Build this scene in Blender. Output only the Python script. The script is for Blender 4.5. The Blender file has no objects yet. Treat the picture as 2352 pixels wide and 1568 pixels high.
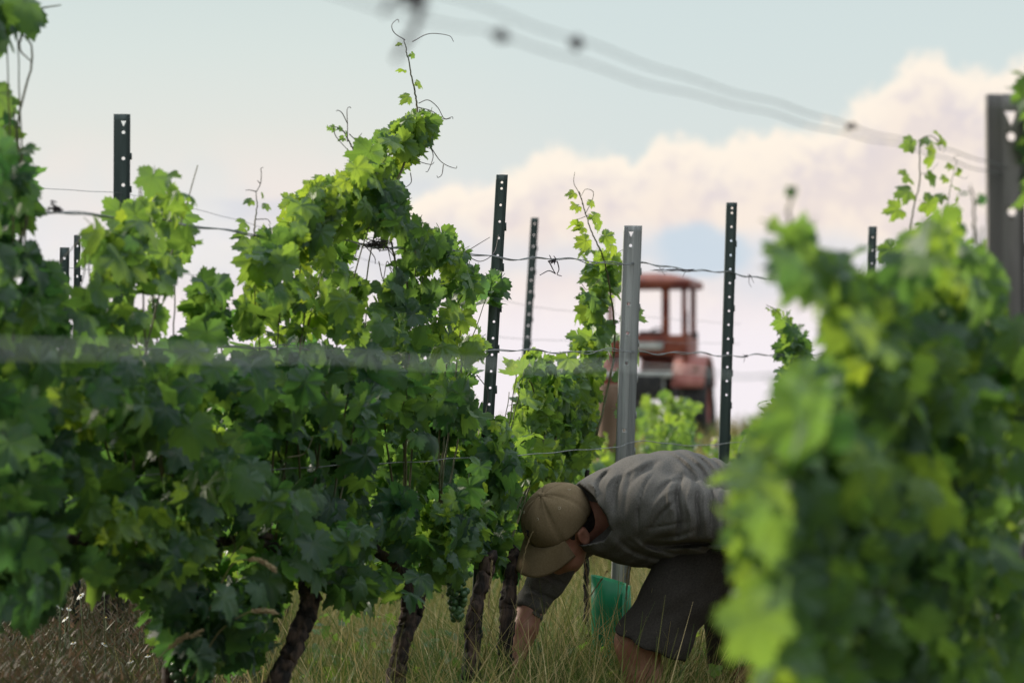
import bpy, bmesh, math, random
import numpy as np
from mathutils import Vector
R = math.radians
rng = np.random.default_rng(11)
random.seed(5)
scene = bpy.context.scene
COL = scene.collection

# ------------------------------------------------------------------ camera
CAM_H = 1.35
F = 5553.0                       # focal length in units of the survey grid (2352 wide)
cam_d = bpy.data.cameras.new('camera')
cam = bpy.data.objects.new('camera', cam_d); COL.objects.link(cam)
cam.location = (0, 0, CAM_H); cam.rotation_euler = (R(90), 0, 0)
cam_d.sensor_width = 36.0; cam_d.lens = 85.0
cam_d.shift_y = 26.0 / 2352.0
cam_d.clip_start = 0.05; cam_d.clip_end = 3000
cam_d.dof.use_dof = True; cam_d.dof.focus_distance = 6.5
cam_d.dof.aperture_fstop = 3.5; cam_d.dof.aperture_blades = 9
scene.camera = cam

# ------------------------------------------------------------------ view
scene.view_settings.view_transform = 'Standard'
scene.view_settings.look = 'None'
scene.view_settings.gamma = 1.0
scene.view_settings.use_curve_mapping = False
scene.view_settings.exposure = 0.10
scene.render.engine = 'CYCLES'
scene.cycles.use_denoising = True
scene.cycles.max_bounces = 8
scene.cycles.transmission_bounces = 6
scene.cycles.transparent_max_bounces = 8
scene.cycles.sample_clamp_indirect = 6.0

# ------------------------------------------------------------------ sun and sky
SUN_EL, SUN_AZ = R(24), R(-52)          # azimuth measured from +Y towards +X: behind the rows, to the left
sd = bpy.data.lights.new('sun', 'SUN'); sun = bpy.data.objects.new('sun', sd); COL.objects.link(sun)
sd.energy = 4.4; sd.angle = R(14); sd.color = (1.0, 0.90, 0.76)
sun_dir = Vector((math.sin(SUN_AZ)*math.cos(SUN_EL), math.cos(SUN_AZ)*math.cos(SUN_EL), math.sin(SUN_EL)))
sun.rotation_euler = (-sun_dir).to_track_quat('-Z', 'Y').to_euler()

world = bpy.data.worlds.new('World'); scene.world = world; world.use_nodes = True

class NT:
    """small node builder"""
    def __init__(s, tree): s.t = tree; tree.nodes.clear()
    def n(s, kind, **kw):
        nd = s.t.nodes.new(kind)
        for k, v in kw.items(): setattr(nd, k, v)
        return nd
    def link(s, a, b): s.t.links.new(a, b)
    def put(s, sock, v):
        if hasattr(v, 'is_output') or isinstance(v, bpy.types.NodeSocket): s.t.links.new(v, sock)
        else: sock.default_value = v
    def m(s, op, a, b=0.0, c=0.0, clamp=False):
        nd = s.n('ShaderNodeMath', operation=op, use_clamp=clamp)
        s.put(nd.inputs[0], a); s.put(nd.inputs[1], b); s.put(nd.inputs[2], c)
        return nd.outputs[0]
    def mix(s, f, a, b, mode='MIX'):
        nd = s.n('ShaderNodeMix', data_type='RGBA', blend_type=mode)
        s.put(nd.inputs[0], f)
        for i, v in ((6, a), (7, b)):
            if isinstance(v, tuple) and len(v) == 3: v = (*v, 1)
            s.put(nd.inputs[i], v)
        return nd.outputs[2]
    def ramp(s, f, stops, interp='LINEAR'):
        nd = s.n('ShaderNodeValToRGB'); cr = nd.color_ramp; cr.interpolation = interp
        while len(cr.elements) > 1: cr.elements.remove(cr.elements[-1])
        for i, (p, c) in enumerate(stops):
            e = cr.elements[0] if i == 0 else cr.elements.new(p)
            e.position = p; e.color = (*c, 1) if len(c) == 3 else c
        s.put(nd.inputs[0], f); return nd.outputs[0]
    def smooth(s, x, lo, hi):
        nd = s.n('ShaderNodeMapRange', interpolation_type='SMOOTHSTEP')
        s.put(nd.inputs[0], x); nd.inputs[1].default_value = lo; nd.inputs[2].default_value = hi
        return nd.outputs[0]
    def noise(s, vec, scale, detail=4, rough=0.55, dist=0.0):
        nd = s.n('ShaderNodeTexNoise'); s.put(nd.inputs['Vector'], vec)
        nd.inputs['Scale'].default_value = scale; nd.inputs['Detail'].default_value = detail
        nd.inputs['Roughness'].default_value = rough; nd.inputs['Distortion'].default_value = dist
        return nd.outputs[0]

def srgb(r, g, b):
    f = lambda c: (c/255/12.92 if c/255 <= .04045 else ((c/255+.055)/1.055)**2.4)
    return (f(r), f(g), f(b))

def build_sky():
    k = NT(world.node_tree)
    out = k.n('ShaderNodeOutputWorld')
    sky = k.n('ShaderNodeTexSky', sky_type='NISHITA', sun_disc=False)
    sky.sun_elevation = SUN_EL; sky.sun_rotation = SUN_AZ
    bg1 = k.n('ShaderNodeBackground'); k.link(sky.outputs[0], bg1.inputs[0]); bg1.inputs[1].default_value = 0.1
    tc = k.n('ShaderNodeTexCoord'); d = tc.outputs['Generated']
    sx = k.n('ShaderNodeSeparateXYZ'); k.link(d, sx.inputs[0])
    az = k.m('ARCTAN2', sx.outputs[0], sx.outputs[1])
    el = k.m('ARCSINE', sx.outputs[2])
    # thin veil of evening haze over the clear sky, by elevation
    E = lambda Y: (0.2 + (810-Y)/5553.0)/1.8
    veil = k.ramp(k.m('DIVIDE', k.m('ADD', el, 0.2), 1.8), [
        (0.0, srgb(246, 241, 246)), (E(810), srgb(246, 240, 245)), (E(680), srgb(237, 233, 238)), (E(520), srgb(226, 225, 226)),
        (E(330), srgb(222, 223, 217)), (E(120), srgb(212, 221, 217)), (E(-60), srgb(203, 216, 214)), (0.30, (.60, .69, .70)),
        (0.5, (1.25, 1.40, 1.48)), (1.0, (1.9, 2.05, 2.2))])
    n1 = k.noise(d, 46, 7, .55, .2)
    n2 = k.noise(d, 130, 6, .6, .4)
    n3 = k.noise(d, 16, 4, .5)
    # cumulus bank: its top edge as an elevation for each azimuth
    pts = [(-3000, 700), (-600, 640), (300, 580), (700, 530), (900, 470), (1000, 425), (1180, 400), (1250, 360), (1310, 338), (1400, 342),
           (1455, 366), (1510, 312), (1570, 302), (1640, 345), (1750, 322), (1850, 290), (1950, 265), (2010, 215), (2060, 150),
           (2140, 128), (2200, 165), (2270, 190), (2352, 150), (2560, 110), (3200, 330), (4400, 420)]
    A0, A1, HS = -0.8, 0.8, 0.16
    H = k.ramp(k.m('DIVIDE', k.m('SUBTRACT', az, A0), A1-A0),
               [(((X-1176)/5553.0-A0)/(A1-A0), ((810-Y)/5553.0/HS,)*3) for X, Y in pts])
    top = k.m('MULTIPLY', H, HS)
    dd = k.m('ADD', k.m('SUBTRACT', top, el), k.m('MULTIPLY', k.m('SUBTRACT', n1, .5), .034))
    dd = k.m('ADD', dd, k.m('MULTIPLY', k.m('SUBTRACT', n2, .5), .014))
    mask = k.smooth(dd, -0.002, 0.0065)
    body = k.smooth(dd, 0.004, 0.034)
    c_hi = srgb(253, 240, 224); c_mid = srgb(238, 222, 212); c_lo = srgb(241, 234, 239)
    lump = k.smooth(k.m('ADD', k.m('MULTIPLY', n1, .6), k.m('MULTIPLY', n2, .4)), .40, .60)
    cl = k.mix(k.m('MAXIMUM', lump, k.smooth(body, .35, 0.0)), srgb(219, 209, 213), c_hi)
    cl = k.mix(k.m('MULTIPLY', body, .55), cl, c_mid)
    low = k.smooth(el, .045, 0.0)
    cl = k.mix(low, cl, c_lo)
    # blue grey opening low in the bank
    ex = k.m('DIVIDE', k.m('SUBTRACT', az, (1610-1176)/5553.0), 0.026)
    ey = k.m('DIVIDE', k.m('SUBTRACT', el, (810-575)/5553.0), 0.012)
    rr = k.m('ADD', k.m('ADD', k.m('MULTIPLY', ex, ex), k.m('MULTIPLY', ey, ey)), k.m('MULTIPLY', k.m('SUBTRACT', n1, .5), 2.2))
    hole = k.smooth(rr, 1.3, .35)
    band = k.m('MULTIPLY', k.smooth(k.m('ADD', k.m('ABSOLUTE', k.m('SUBTRACT', el, .038)), k.m('MULTIPLY', k.m('SUBTRACT', n3, .5), .05)), .017, .002), .62)
    cl = k.mix(band, cl, srgb(214, 219, 228))
    cl = k.mix(k.m('MULTIPLY', hole, .92), cl, srgb(196, 211, 224))
    # grey-lilac streaks low on the left
    st = k.n('ShaderNodeMapping'); k.link(d, st.inputs[0]); st.inputs['Scale'].default_value = (1, 1, 7)
    sn = k.noise(st.outputs[0], 14, 4, .5)
    strk = k.m('MULTIPLY', k.smooth(sn, .48, .66), k.m('MULTIPLY', k.smooth(el, .085, .055), k.smooth(el, .0, .03)))
    warm = k.m('MULTIPLY', k.smooth(n3, .45, .62), k.m('MULTIPLY', k.smooth(el, .10, .06), .5))
    blue = k.m('MULTIPLY', k.smooth(az, -.10, .06), k.m('MULTIPLY', k.smooth(el, .04, .075), k.smooth(el, .30, .12)))
    veil = k.mix(k.m('MULTIPLY', blue, .55), veil, srgb(203, 217, 219))
    warm = k.m('MULTIPLY', warm, k.m('SUBTRACT', 1.0, blue))
    base = k.mix(warm, veil, srgb(243, 226, 217))
    base = k.mix(k.m('MULTIPLY', strk, .6), base, srgb(205, 208, 220))
    colr = k.mix(k.m('MULTIPLY', mask, .94), base, cl)
    side = k.m('ADD', k.m('MULTIPLY', k.smooth(sx.outputs[1], -.35, .45), .25), .75)
    colr = k.mix(1.0, colr, side, 'MULTIPLY')
    bg2 = k.n('ShaderNodeBackground'); k.link(colr, bg2.inputs[0]); bg2.inputs[1].default_value = 1.0
    mx = k.n('ShaderNodeMixShader'); mx.inputs[0].default_value = 0.97
    k.link(bg1.outputs[0], mx.inputs[1]); k.link(bg2.outputs[0], mx.inputs[2]); k.link(mx.outputs[0], out.inputs[0])
build_sky()

# ------------------------------------------------------------------ placing helpers
def W(X, Y, d): return np.array([(X-1176)/F*d, d, CAM_H + (810-Y)/F*d])
ROW_DIR = np.array([0.41379, 0.91037, 0.0]); ROW_N = np.array([0.91037, -0.41379, 0.0])   # along the rows; across, towards the camera
MAIN, NEAR, BACK, FAR = 16609.0, 5400.0, 27587.0, 39000.0
def row_depth(row, X): return row/(3700.0-X)
def PR(row, X, Y, off=0.0):
    return W(X, Y, row_depth(row, X)-off)
EYE = np.array([0, 0, CAM_H]); FACE = np.array([.70, -.71, 0.0])

# ------------------------------------------------------------------ object helpers
def empty(name, label, cat, loc, group=None, rz=0.0):
    o = bpy.data.objects.new(name, None); COL.objects.link(o)
    o.location = tuple(loc); o.rotation_euler = (0, 0, rz); o.empty_display_size = .1
    o['label'] = label; o['category'] = cat
    if group: o['group'] = group
    return o
def tag(o, label=None, cat=None, group=None, kind=None):
    if label: o['label'] = label
    if cat: o['category'] = cat
    if group: o['group'] = group
    if kind: o['kind'] = kind
    return o
def root_of(o):
    while o.parent: o = o.parent
    return o
def build(name, V, faces, mat, parent=None, smooth=True, attrs=None, world_coords=True, loc=None):
    """faces: (M,3)/(M,4) int array, or a list of lists.  V in world coordinates unless told otherwise."""
    V = np.asarray(V, dtype=np.float64).reshape(-1, 3)
    if parent is not None and world_coords: V = V - np.array(root_of(parent).location)
    if parent is None and loc is not None: V = V - np.array(loc)
    me = bpy.data.meshes.new(name)
    me.vertices.add(len(V)); me.vertices.foreach_set('co', V.astype(np.float32).ravel())
    blocks = faces if isinstance(faces, (list, tuple)) and len(faces) and isinstance(faces[0], np.ndarray) else [faces]
    li, ls, pos = [], [], 0
    for B in blocks:
        if isinstance(B, np.ndarray):
            n, kk = B.shape
            li.append(B.ravel()); ls.append(pos + np.arange(n)*kk); pos += n*kk
        else:
            for f in B:
                li.append(np.array(f)); ls.append(np.array([pos])); pos += len(f)
    li = np.concatenate(li).astype(np.int32); ls = np.concatenate(ls).astype(np.int32)
    me.loops.add(len(li)); me.loops.foreach_set('vertex_index', li)
    me.polygons.add(len(ls)); me.polygons.foreach_set('loop_start', ls)
    if smooth: me.polygons.foreach_set('use_smooth', np.ones(len(ls), dtype=bool))
    me.update(calc_edges=True); me.validate()
    for an, (tp, arr) in (attrs or {}).items():
        a = me.attributes.new(an, tp, 'POINT')
        a.data.foreach_set('value' if tp == 'FLOAT' else 'vector', np.asarray(arr, dtype=np.float32).ravel())
    if mat: me.materials.append(mat)
    o = bpy.data.objects.new(name, me); COL.objects.link(o)
    if parent is not None: o.parent = parent
    elif loc is not None: o.location = tuple(loc)
    return o

class MB:
    def __init__(s): s.V = []; s.Q = []; s.T = []; s.n = 0
    def add(s, V, Q=None, T=None):
        V = np.asarray(V, float).reshape(-1, 3)
        if Q is not None and len(Q): s.Q.append(np.asarray(Q, int).reshape(-1, 4)+s.n)
        if T is not None and len(T): s.T.append(np.asarray(T, int).reshape(-1, 3)+s.n)
        s.V.append(V); s.n += len(V)
    def tube(s, P, rad, n=8, caps=True, rough=0.0, ridge=0):
        P = np.asarray(P, float); m = len(P)
        rad = np.broadcast_to(np.asarray(rad, float), (m,))
        T = np.gradient(P, axis=0); T /= np.linalg.norm(T, axis=1)[:, None]+1e-9
        ref = np.array([0.31, 0.22, 0.92]) if abs(T[0][2]) < .9 else np.array([1., .1, 0.])
        A = np.zeros_like(P); B = np.zeros_like(P)
        a = np.cross(T[0], ref); a /= np.linalg.norm(a)
        for i in range(m):
            a = a - T[i]*np.dot(a, T[i]); a /= np.linalg.norm(a)+1e-9
            A[i] = a; B[i] = np.cross(T[i], a)
        th = np.arange(n)*2*math.pi/n
        rr = rad[:, None]*np.ones((1, n))
        if ridge: rr = rr*(1+ridge*np.sin(th*5+np.linspace(0, 3, m)[:, None]*1.3)*.5+ridge*np.sin(th*3-np.linspace(0, 7, m)[:, None])*.5)
        if rough: rr = rr*(1+rough*(rng.random((m, n))-.5)*2)
        V = P[:, None, :] + rr[..., None]*(np.cos(th)[None, :, None]*A[:, None, :]+np.sin(th)[None, :, None]*B[:, None, :])
        i, j = np.meshgrid(np.arange(m-1), np.arange(n), indexing='ij')
        Q = np.stack([i*n+j, i*n+(j+1) % n, (i+1)*n+(j+1) % n, (i+1)*n+j], -1).reshape(-1, 4)
        V = V.reshape(-1, 3); Tt = []
        if caps:
            c0, c1 = len(V), len(V)+1
            V = np.vstack([V, P[0], P[-1]])
            for j in range(n):
                Tt += [[c0, (j+1) % n, j], [c1, (m-1)*n+j, (m-1)*n+(j+1) % n]]
        s.add(V, Q, Tt); return s
    def box(s, c, size, rz=0.0, ax=None):
        c = np.asarray(c, float); h = np.asarray(size, float)/2
        q = np.array([[x, y, z] for x in (-1, 1) for y in (-1, 1) for z in (-1, 1)], float)*h
        if ax is not None: q = q @ np.asarray(ax)
        if rz:
            q = q @ np.array([[math.cos(rz), math.sin(rz), 0], [-math.sin(rz), math.cos(rz), 0], [0, 0, 1]])
        s.add(q+c, [[0, 1, 3, 2], [4, 6, 7, 5], [0, 4, 5, 1], [2, 3, 7, 6], [0, 2, 6, 4], [1, 5, 7, 3]]); return s
    def ball(s, c, r, nu=10, nv=7):
        V = []; r = np.broadcast_to(np.asarray(r, float), (3,))
        for i in range(nv+1):
            t = math.pi*i/nv
            for j in range(nu):
                p = 2*math.pi*j/nu
                V.append([math.sin(t)*math.cos(p)*r[0], math.sin(t)*math.sin(p)*r[1], math.cos(t)*r[2]])
        Q = [[i*nu+j, (i+1)*nu+j, (i+1)*nu+(j+1) % nu, i*nu+(j+1) % nu] for i in range(nv) for j in range(nu)]
        s.add(np.array(V)+np.asarray(c, float), Q); return s
    def build(s, name, mat, parent=None, smooth=True, **kw):
        F_ = []
        if s.Q: F_.append(np.concatenate(s.Q))
        if s.T: F_.append(np.concatenate(s.T))
        return build(name, np.concatenate(s.V), F_, mat, parent, smooth, **kw)

def spline(P, n):
    """Catmull-Rom through P, n samples"""
    P = np.asarray(P, float)
    if len(P) == 2: return P[0]+(P[1]-P[0])*np.linspace(0, 1, n)[:, None]
    Q = np.vstack([2*P[0]-P[1], P, 2*P[-1]-P[-2]]); m = len(P)-1
    t = np.linspace(0, m-1e-6, n); i = t.astype(int); f = (t-i)[:, None]
    a, b, c, d = Q[i], Q[i+1], Q[i+2], Q[i+3]
    return .5*((2*b)+(-a+c)*f+(2*a-5*b+4*c-d)*f*f+(-a+3*b-3*c+d)*f**3)

# ------------------------------------------------------------------ materials
def mat(name):
    m = bpy.data.materials.new(name); m.use_nodes = True
    return m, NT(m.node_tree)
def simple(name, c1, c2, scale=20, rough=.6, metal=0.0, bump=0.0, bscale=None, stretch=None, spec=.4, detail=5, lo=.35, hi=.65):
    m, k = mat(name)
    out = k.n('ShaderNodeOutputMaterial'); p = k.n('ShaderNodeBsdfPrincipled')
    tc = k.n('ShaderNodeTexCoord'); v = tc.outputs['Object']
    if stretch:
        mp = k.n('ShaderNodeMapping'); k.link(v, mp.inputs[0]); mp.inputs['Scale'].default_value = stretch; v = mp.outputs[0]
    n = k.noise(v, scale, detail)
    k.link(k.mix(k.smooth(n, lo, hi), c1, c2), p.inputs['Base Color'])
    p.inputs['Roughness'].default_value = rough; p.inputs['Metallic'].default_value = metal
    p.inputs['Specular IOR Level'].default_value = spec
    if bump:
        b = k.n('ShaderNodeBump'); b.inputs['Strength'].default_value = bump; b.inputs['Distance'].default_value = .01
        k.link(k.noise(v, bscale or scale*3, 6), b.inputs['Height']); k.link(b.outputs[0], p.inputs['Normal'])
    k.link(p.outputs[0], out.inputs[0]); return m

def leaf_material(name, dark, mid, young, trans_young=(.48, .62, .045), trans_dark=(.10, .26, .055)):
    m, k = mat(name)
    out = k.n('ShaderNodeOutputMaterial')
    at = k.n('ShaderNodeAttribute', attribute_name='tone'); t = at.outputs['Fac']
    lu = k.n('ShaderNodeAttribute', attribute_name='leafpos')
    sx = k.n('ShaderNodeSeparateXYZ'); k.link(lu.outputs['Vector'], sx.inputs[0])
    ax = k.m('ABSOLUTE', sx.outputs[0]); ay = sx.outputs[1]
    th = k.m('ARCTAN2', ax, ay)
    r = k.m('SQRT', k.m('ADD', k.m('MULTIPLY', ax, ax), k.m('MULTIPLY', ay, ay)))
    ds = None
    for v in (0.0, 0.92, 1.95):
        q = k.m('MULTIPLY', r, k.m('ABSOLUTE', k.m('SINE', k.m('SUBTRACT', th, v))))
        far = k.m('GREATER_THAN', k.m('ABSOLUTE', k.m('SUBTRACT', th, v)), 1.0)
        q = k.m('ADD', q, far)
        ds = q if ds is None else k.m('MINIMUM', ds, q)
    vein = k.smooth(ds, .022, .004)
    tc = k.n('ShaderNodeTexCoord')
    n = k.noise(tc.outputs['Object'], 28, 4)
    tt = k.m('ADD', t, k.m('MULTIPLY', k.m('SUBTRACT', n, .5), .30), clamp=True)
    base = k.ramp(tt, [(0.0, dark), (.45, mid), (1.0, young)])
    base = k.mix(k.m('MULTIPLY', vein, .45), base, (.16, .24, .06))
    spot = k.m('MULTIPLY', k.smooth(k.noise(tc.outputs['Object'], 70, 3), .66, .74), k.smooth(k.noise(tc.outputs['Object'], 9, 2), .5, .62))
    base = k.mix(k.m('MULTIPLY', spot, .8), base, (.15, .085, .03))
    trn = k.ramp(tt, [(0.0, trans_dark), (.5, tuple((a*.6+b*.4) for a, b in zip(trans_dark, trans_young))), (1.0, trans_young)])
    trn = k.mix(k.m('MULTIPLY', vein, .5), trn, (.05, .12, .01))
    p = k.n('ShaderNodeBsdfPrincipled'); k.link(base, p.inputs['Base Color'])
    p.inputs['Roughness'].default_value = .42; p.inputs['Specular IOR Level'].default_value = .5
    b = k.n('ShaderNodeBump'); b.inputs['Strength'].default_value = .35; b.inputs['Distance'].default_value = .004
    hh = k.m('ADD', k.m('MULTIPLY', vein, -.8), k.noise(lu.outputs['Vector'], 9, 4))
    k.link(hh, b.inputs['Height']); k.link(b.outputs[0], p.inputs['Normal'])
    tr = k.n('ShaderNodeBsdfTranslucent'); k.link(trn, tr.inputs[0])
    mx = k.n('ShaderNodeMixShader'); mx.inputs[0].default_value = .50
    k.link(p.outputs[0], mx.inputs[1]); k.link(tr.outputs[0], mx.inputs[2]); k.link(mx.outputs[0], out.inputs[0])
    return m
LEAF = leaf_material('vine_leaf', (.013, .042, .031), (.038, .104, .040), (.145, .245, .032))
DEADLEAF = leaf_material('withered_leaf', (.12, .07, .04), (.22, .14, .08), (.30, .22, .10), (.35, .22, .08), (.2, .1, .05))

def grass_material(name, stops):
    m, k = mat(name)
    out = k.n('ShaderNodeOutputMaterial')
    at = k.n('ShaderNodeAttribute', attribute_name='tone')
    col = k.ramp(at.outputs['Fac'], stops)
    p = k.n('ShaderNodeBsdfPrincipled'); k.link(col, p.inputs['Base Color']); p.inputs['Roughness'].default_value = .6
    p.inputs['Specular IOR Level'].default_value = .25
    tr = k.n('ShaderNodeBsdfTranslucent'); k.link(col, tr.inputs[0])
    mx = k.n('ShaderNodeMixShader'); mx.inputs[0].default_value = .3
    k.link(p.outputs[0], mx.inputs[1]); k.link(tr.outputs[0], mx.inputs[2]); k.link(mx.outputs[0], out.inputs[0])
    return m
GRASS = grass_material('grass_blade', [(0, (.028, .062, .015)), (.3, (.095, .155, .028)), (.5, (.20, .20, .055)), (.75, (.38, .30, .13)), (1, (.56, .44, .23))])
WEED = grass_material('dry_weed', [(0, (.045, .062, .020)), (.3, (.075, .070, .032)), (.6, (.115, .076, .048)), (.8, (.17, .11, .07)), (1, (.34, .27, .16))])

BARK = simple('vine_bark', (.014, .010, .009), (.095, .060, .044), 42, .9, bump=1.0, bscale=60, stretch=(1, 1, .18), lo=.42, hi=.70)
CANE = simple('green_cane', (.055, .07, .025), (.12, .10, .045), 30, .6)
TENDRIL = simple('tendril', (.10, .07, .09), (.15, .13, .10), 30, .6)
DRYT = simple('dried_tendril', (.030, .022, .032), (.06, .045, .05), 40, .8)
WIRE = simple('galvanised_wire', (.16, .17, .18), (.30, .31, .32), 60, .45, .6)
PALEWIRE = simple('pale_zinc_wire', (.48, .50, .50), (.62, .64, .63), 60, .6, .1)
STEEL = simple('galvanised_post', (.20, .205, .20), (.44, .445, .435), 34, .6, .1, .25, 90, (1, 1, .05), lo=.3, hi=.7)
STEELD = simple('shaded_post', (.13, .118, .115), (.23, .21, .20), 14, .7, .05, .15, 50, (1, 1, .15))  # galvanised steel again, with the shade on the right edge post painted into its colour
GREENP = simple('painted_post', (.024, .042, .040), (.055, .078, .072), 8, .5, 0, .1, 40, (1, 1, .2))
GRAPE = simple('green_grape', (.035, .085, .035), (.07, .14, .05), 40, .35)

# ------------------------------------------------------------------ terrain
def ground_z(x, y):
    t = np.clip((y-38.0)/6.0, 0, None)
    return -np.where(t < 1, t*t*.6, .6+1.2*(t-1))*1.0
def make_ground():
    ys = np.concatenate([np.linspace(-25, 4, 20), np.linspace(4.3, 16, 60), np.linspace(16.5, 60, 60), np.linspace(65, 640, 40)])
    xs = np.concatenate([np.linspace(-320, -8, 26), np.linspace(-7.5, 9, 70), np.linspace(10, 320, 26)])
    X, Y = np.meshgrid(xs, ys)
    Z = ground_z(X, Y) + .02*np.sin(X*2.1+Y*.7)*np.cos(Y*1.7-X*.4)
    n, m = X.shape
    i, j = np.meshgrid(np.arange(n-1), np.arange(m-1), indexing='ij')
    Q = np.stack([i*m+j, i*m+j+1, (i+1)*m+j+1, (i+1)*m+j], -1).reshape(-1, 4)
    M = simple('soil', (.05, .04, .022), (.11, .085, .045), 3.5, .95, 0, .6, 30, lo=.3, hi=.7)
    o = build('ground', np.stack([X, Y, Z], -1).reshape(-1, 3), [Q], M)
    tag(o, 'dry brown soil of the vineyard alley under the grass', kind='structure')
make_ground()

# ------------------------------------------------------------------ leaves
def leaf_template(seed, npts=46, rings=(.38, .72, 1.0), lobed=1.0):
    r_ = np.random.default_rng(seed)
    th = np.linspace(-math.pi*.955, math.pi*.955, npts)
    lobes = [(0, 1.0, .50), (.92, .93, .40), (-.92, .93, .40), (1.95, .78, .48), (-1.95, .78, .48)]
    rad = np.full(npts, .52)
    for c, L, w in lobes:
        L *= 1+.10*(r_.random()-.5)
        rad = np.maximum(rad, .52+(L-.52)*np.exp(-((th-c)/w)**2*.95)) if lobed else rad
    if lobed < 1: rad = rad*lobed + (1-lobed)*.8
    saw = (np.arange(npts) % 2)*1.0
    rad = rad*(1 + .078*(saw-.5)*2 + .05*(r_.random(npts)-.5)); rad[:2] *= .8; rad[-2:] *= .8
    veins = np.array([0, .92, -.92, 1.95, -1.95, 2.95, -2.95])
    dv = np.abs(th[:, None]-veins[None]).min(1)
    V = [[0, 0, 0]]; P = [[0, 0, 0]]
    pl, cu, dr = .05+.07*r_.random(), .10+.34*r_.random(), .05+.32*r_.random()
    tw = (r_.random()-.5)*.9; cup = (r_.random()-.4)*.6
    ph = r_.random(3)*6
    for f in rings:
        x = rad*f*np.sin(th); y = rad*f*np.cos(th)
        z = pl*f*np.sin(np.clip(dv/.49, 0, 1)*math.pi/2)*1.0 - cu*(f*rad)**2*.8 - dr*np.clip(y, 0, 1)**2 + cup*np.abs(x) \
            + tw*x*y + .07*f*f*np.sin(th*3+ph[0]) + .03*f*np.sin(th*7+ph[1])
        V += np.stack([x, y, z], -1).tolist(); P += np.stack([x, y, 0*x], -1).tolist()
    T, Q = [], []
    for j in range(npts-1): T.append([0, 1+j+1, 1+j])
    for q in range(len(rings)-1):
        a = 1+q*npts; b = a+npts
        for j in range(npts-1): Q.append([a+j, a+j+1, b+j+1, b+j])
    # petiole: a thin three sided stalk going back from the blade
    b = len(V); pts = [(0, 0, 0), (.0, -.32, -.06), (.03, -.62, -.20)]
    for (x, y, z) in pts:
        for a in range(3):
            V.append([x+.017*math.cos(a*2.09), y, z+.017*math.sin(a*2.09)-.008]); P.append([3, 3, 0])
    for s in range(2):
        for a in range(3): Q.append([b+s*3+a, b+s*3+(a+1) % 3, b+s*3+3+(a+1) % 3, b+s*3+3+a])
    V = np.array(V, float); V[:, :3] *= .56; V[:, 1] -= .10
    return V, np.array(Q), np.array(T), np.array(P, float)
HI = [leaf_template(s, 46) for s in range(9)]
LO = [leaf_template(40+s, 24, (.55, 1.0)) for s in range(6)]

def unit(a): return a/(np.linalg.norm(a, axis=-1, keepdims=True)+1e-9)
class Leaves:
    def __init__(s): s.p, s.n, s.t, s.s, s.c = [], [], [], [], []
    def add(s, p, n, t, size, tone):
        s.p.append(np.asarray(p, float).reshape(-1, 3)); s.n.append(np.asarray(n, float).reshape(-1, 3)); s.t.append(np.asarray(t, float).reshape(-1, 3))
        s.s.append(np.atleast_1d(size)); s.c.append(np.atleast_1d(tone))
    def build(s, name, mat_, parent, temps=HI):
        p = np.concatenate(s.p); n = unit(np.concatenate(s.n)); t = np.concatenate(s.t); sz = np.concatenate(s.s); tn = np.concatenate(s.c)
        t = unit(t-n*(t*n).sum(1, keepdims=True)); x = np.cross(t, n)
        Rm = np.stack([x, t, n], 1)                                 # rows: local axes in world
        which = rng.integers(0, len(temps), len(p))
        Vs, Qs, Ts, Tn, Pp, off = [], [], [], [], [], 0
        for k_, (tv, tq, tt, tp) in enumerate(temps):
            ix = np.nonzero(which == k_)[0]
            if not len(ix): continue
            flip = np.where(rng.random(len(ix)) < .5, -1.0, 1.0)
            base = np.repeat(tv[None], len(ix), 0); base[:, :, 0] *= flip[:, None]*(1+.15*(rng.random((len(ix), 1))-.5))
            base[:, :, 2] *= (.6+1.1*rng.random((len(ix), 1)))
            v = np.einsum('nvi,nij->nvj', base, Rm[ix])*sz[ix][:, None, None] + p[ix][:, None, :]
            o_ = off + np.arange(len(ix))*len(tv)
            Qs.append((tq[None]+o_[:, None, None]).reshape(-1, 4)); Ts.append((tt[None]+o_[:, None, None]).reshape(-1, 3))
            Vs.append(v.reshape(-1, 3)); Tn.append(np.repeat(tn[ix], len(tv))); Pp.append(np.tile(tp, (len(ix), 1))); off += len(ix)*len(tv)
        return build(name, np.concatenate(Vs), [np.concatenate(Qs), np.concatenate(Ts)], mat_, parent, True,
                     {'tone': ('FLOAT', np.concatenate(Tn)), 'leafpos': ('FLOAT_VECTOR', np.concatenate(Pp))})

def in_poly(x, y, poly):
    poly = np.asarray(poly, float); inside = np.zeros(len(x), bool); j = len(poly)-1
    for i in range(len(poly)):
        xi, yi = poly[i]; xj, yj = poly[j]
        c = ((yi > y) != (yj > y)) & (x < (xj-xi)*(y-yi)/(yj-yi+1e-12)+xi)
        inside ^= c; j = i
    return inside

def edge_dist(P, poly):
    d = np.full(len(P), 1e9)
    for i in range(len(poly)):
        a, b = poly[i-1], poly[i]; e = b-a
        t = np.clip(((P-a) @ e)/max(e @ e, 1e-9), 0, 1); d = np.minimum(d, np.linalg.norm(P-a-t[:, None]*e, axis=1))
    return d

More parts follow.
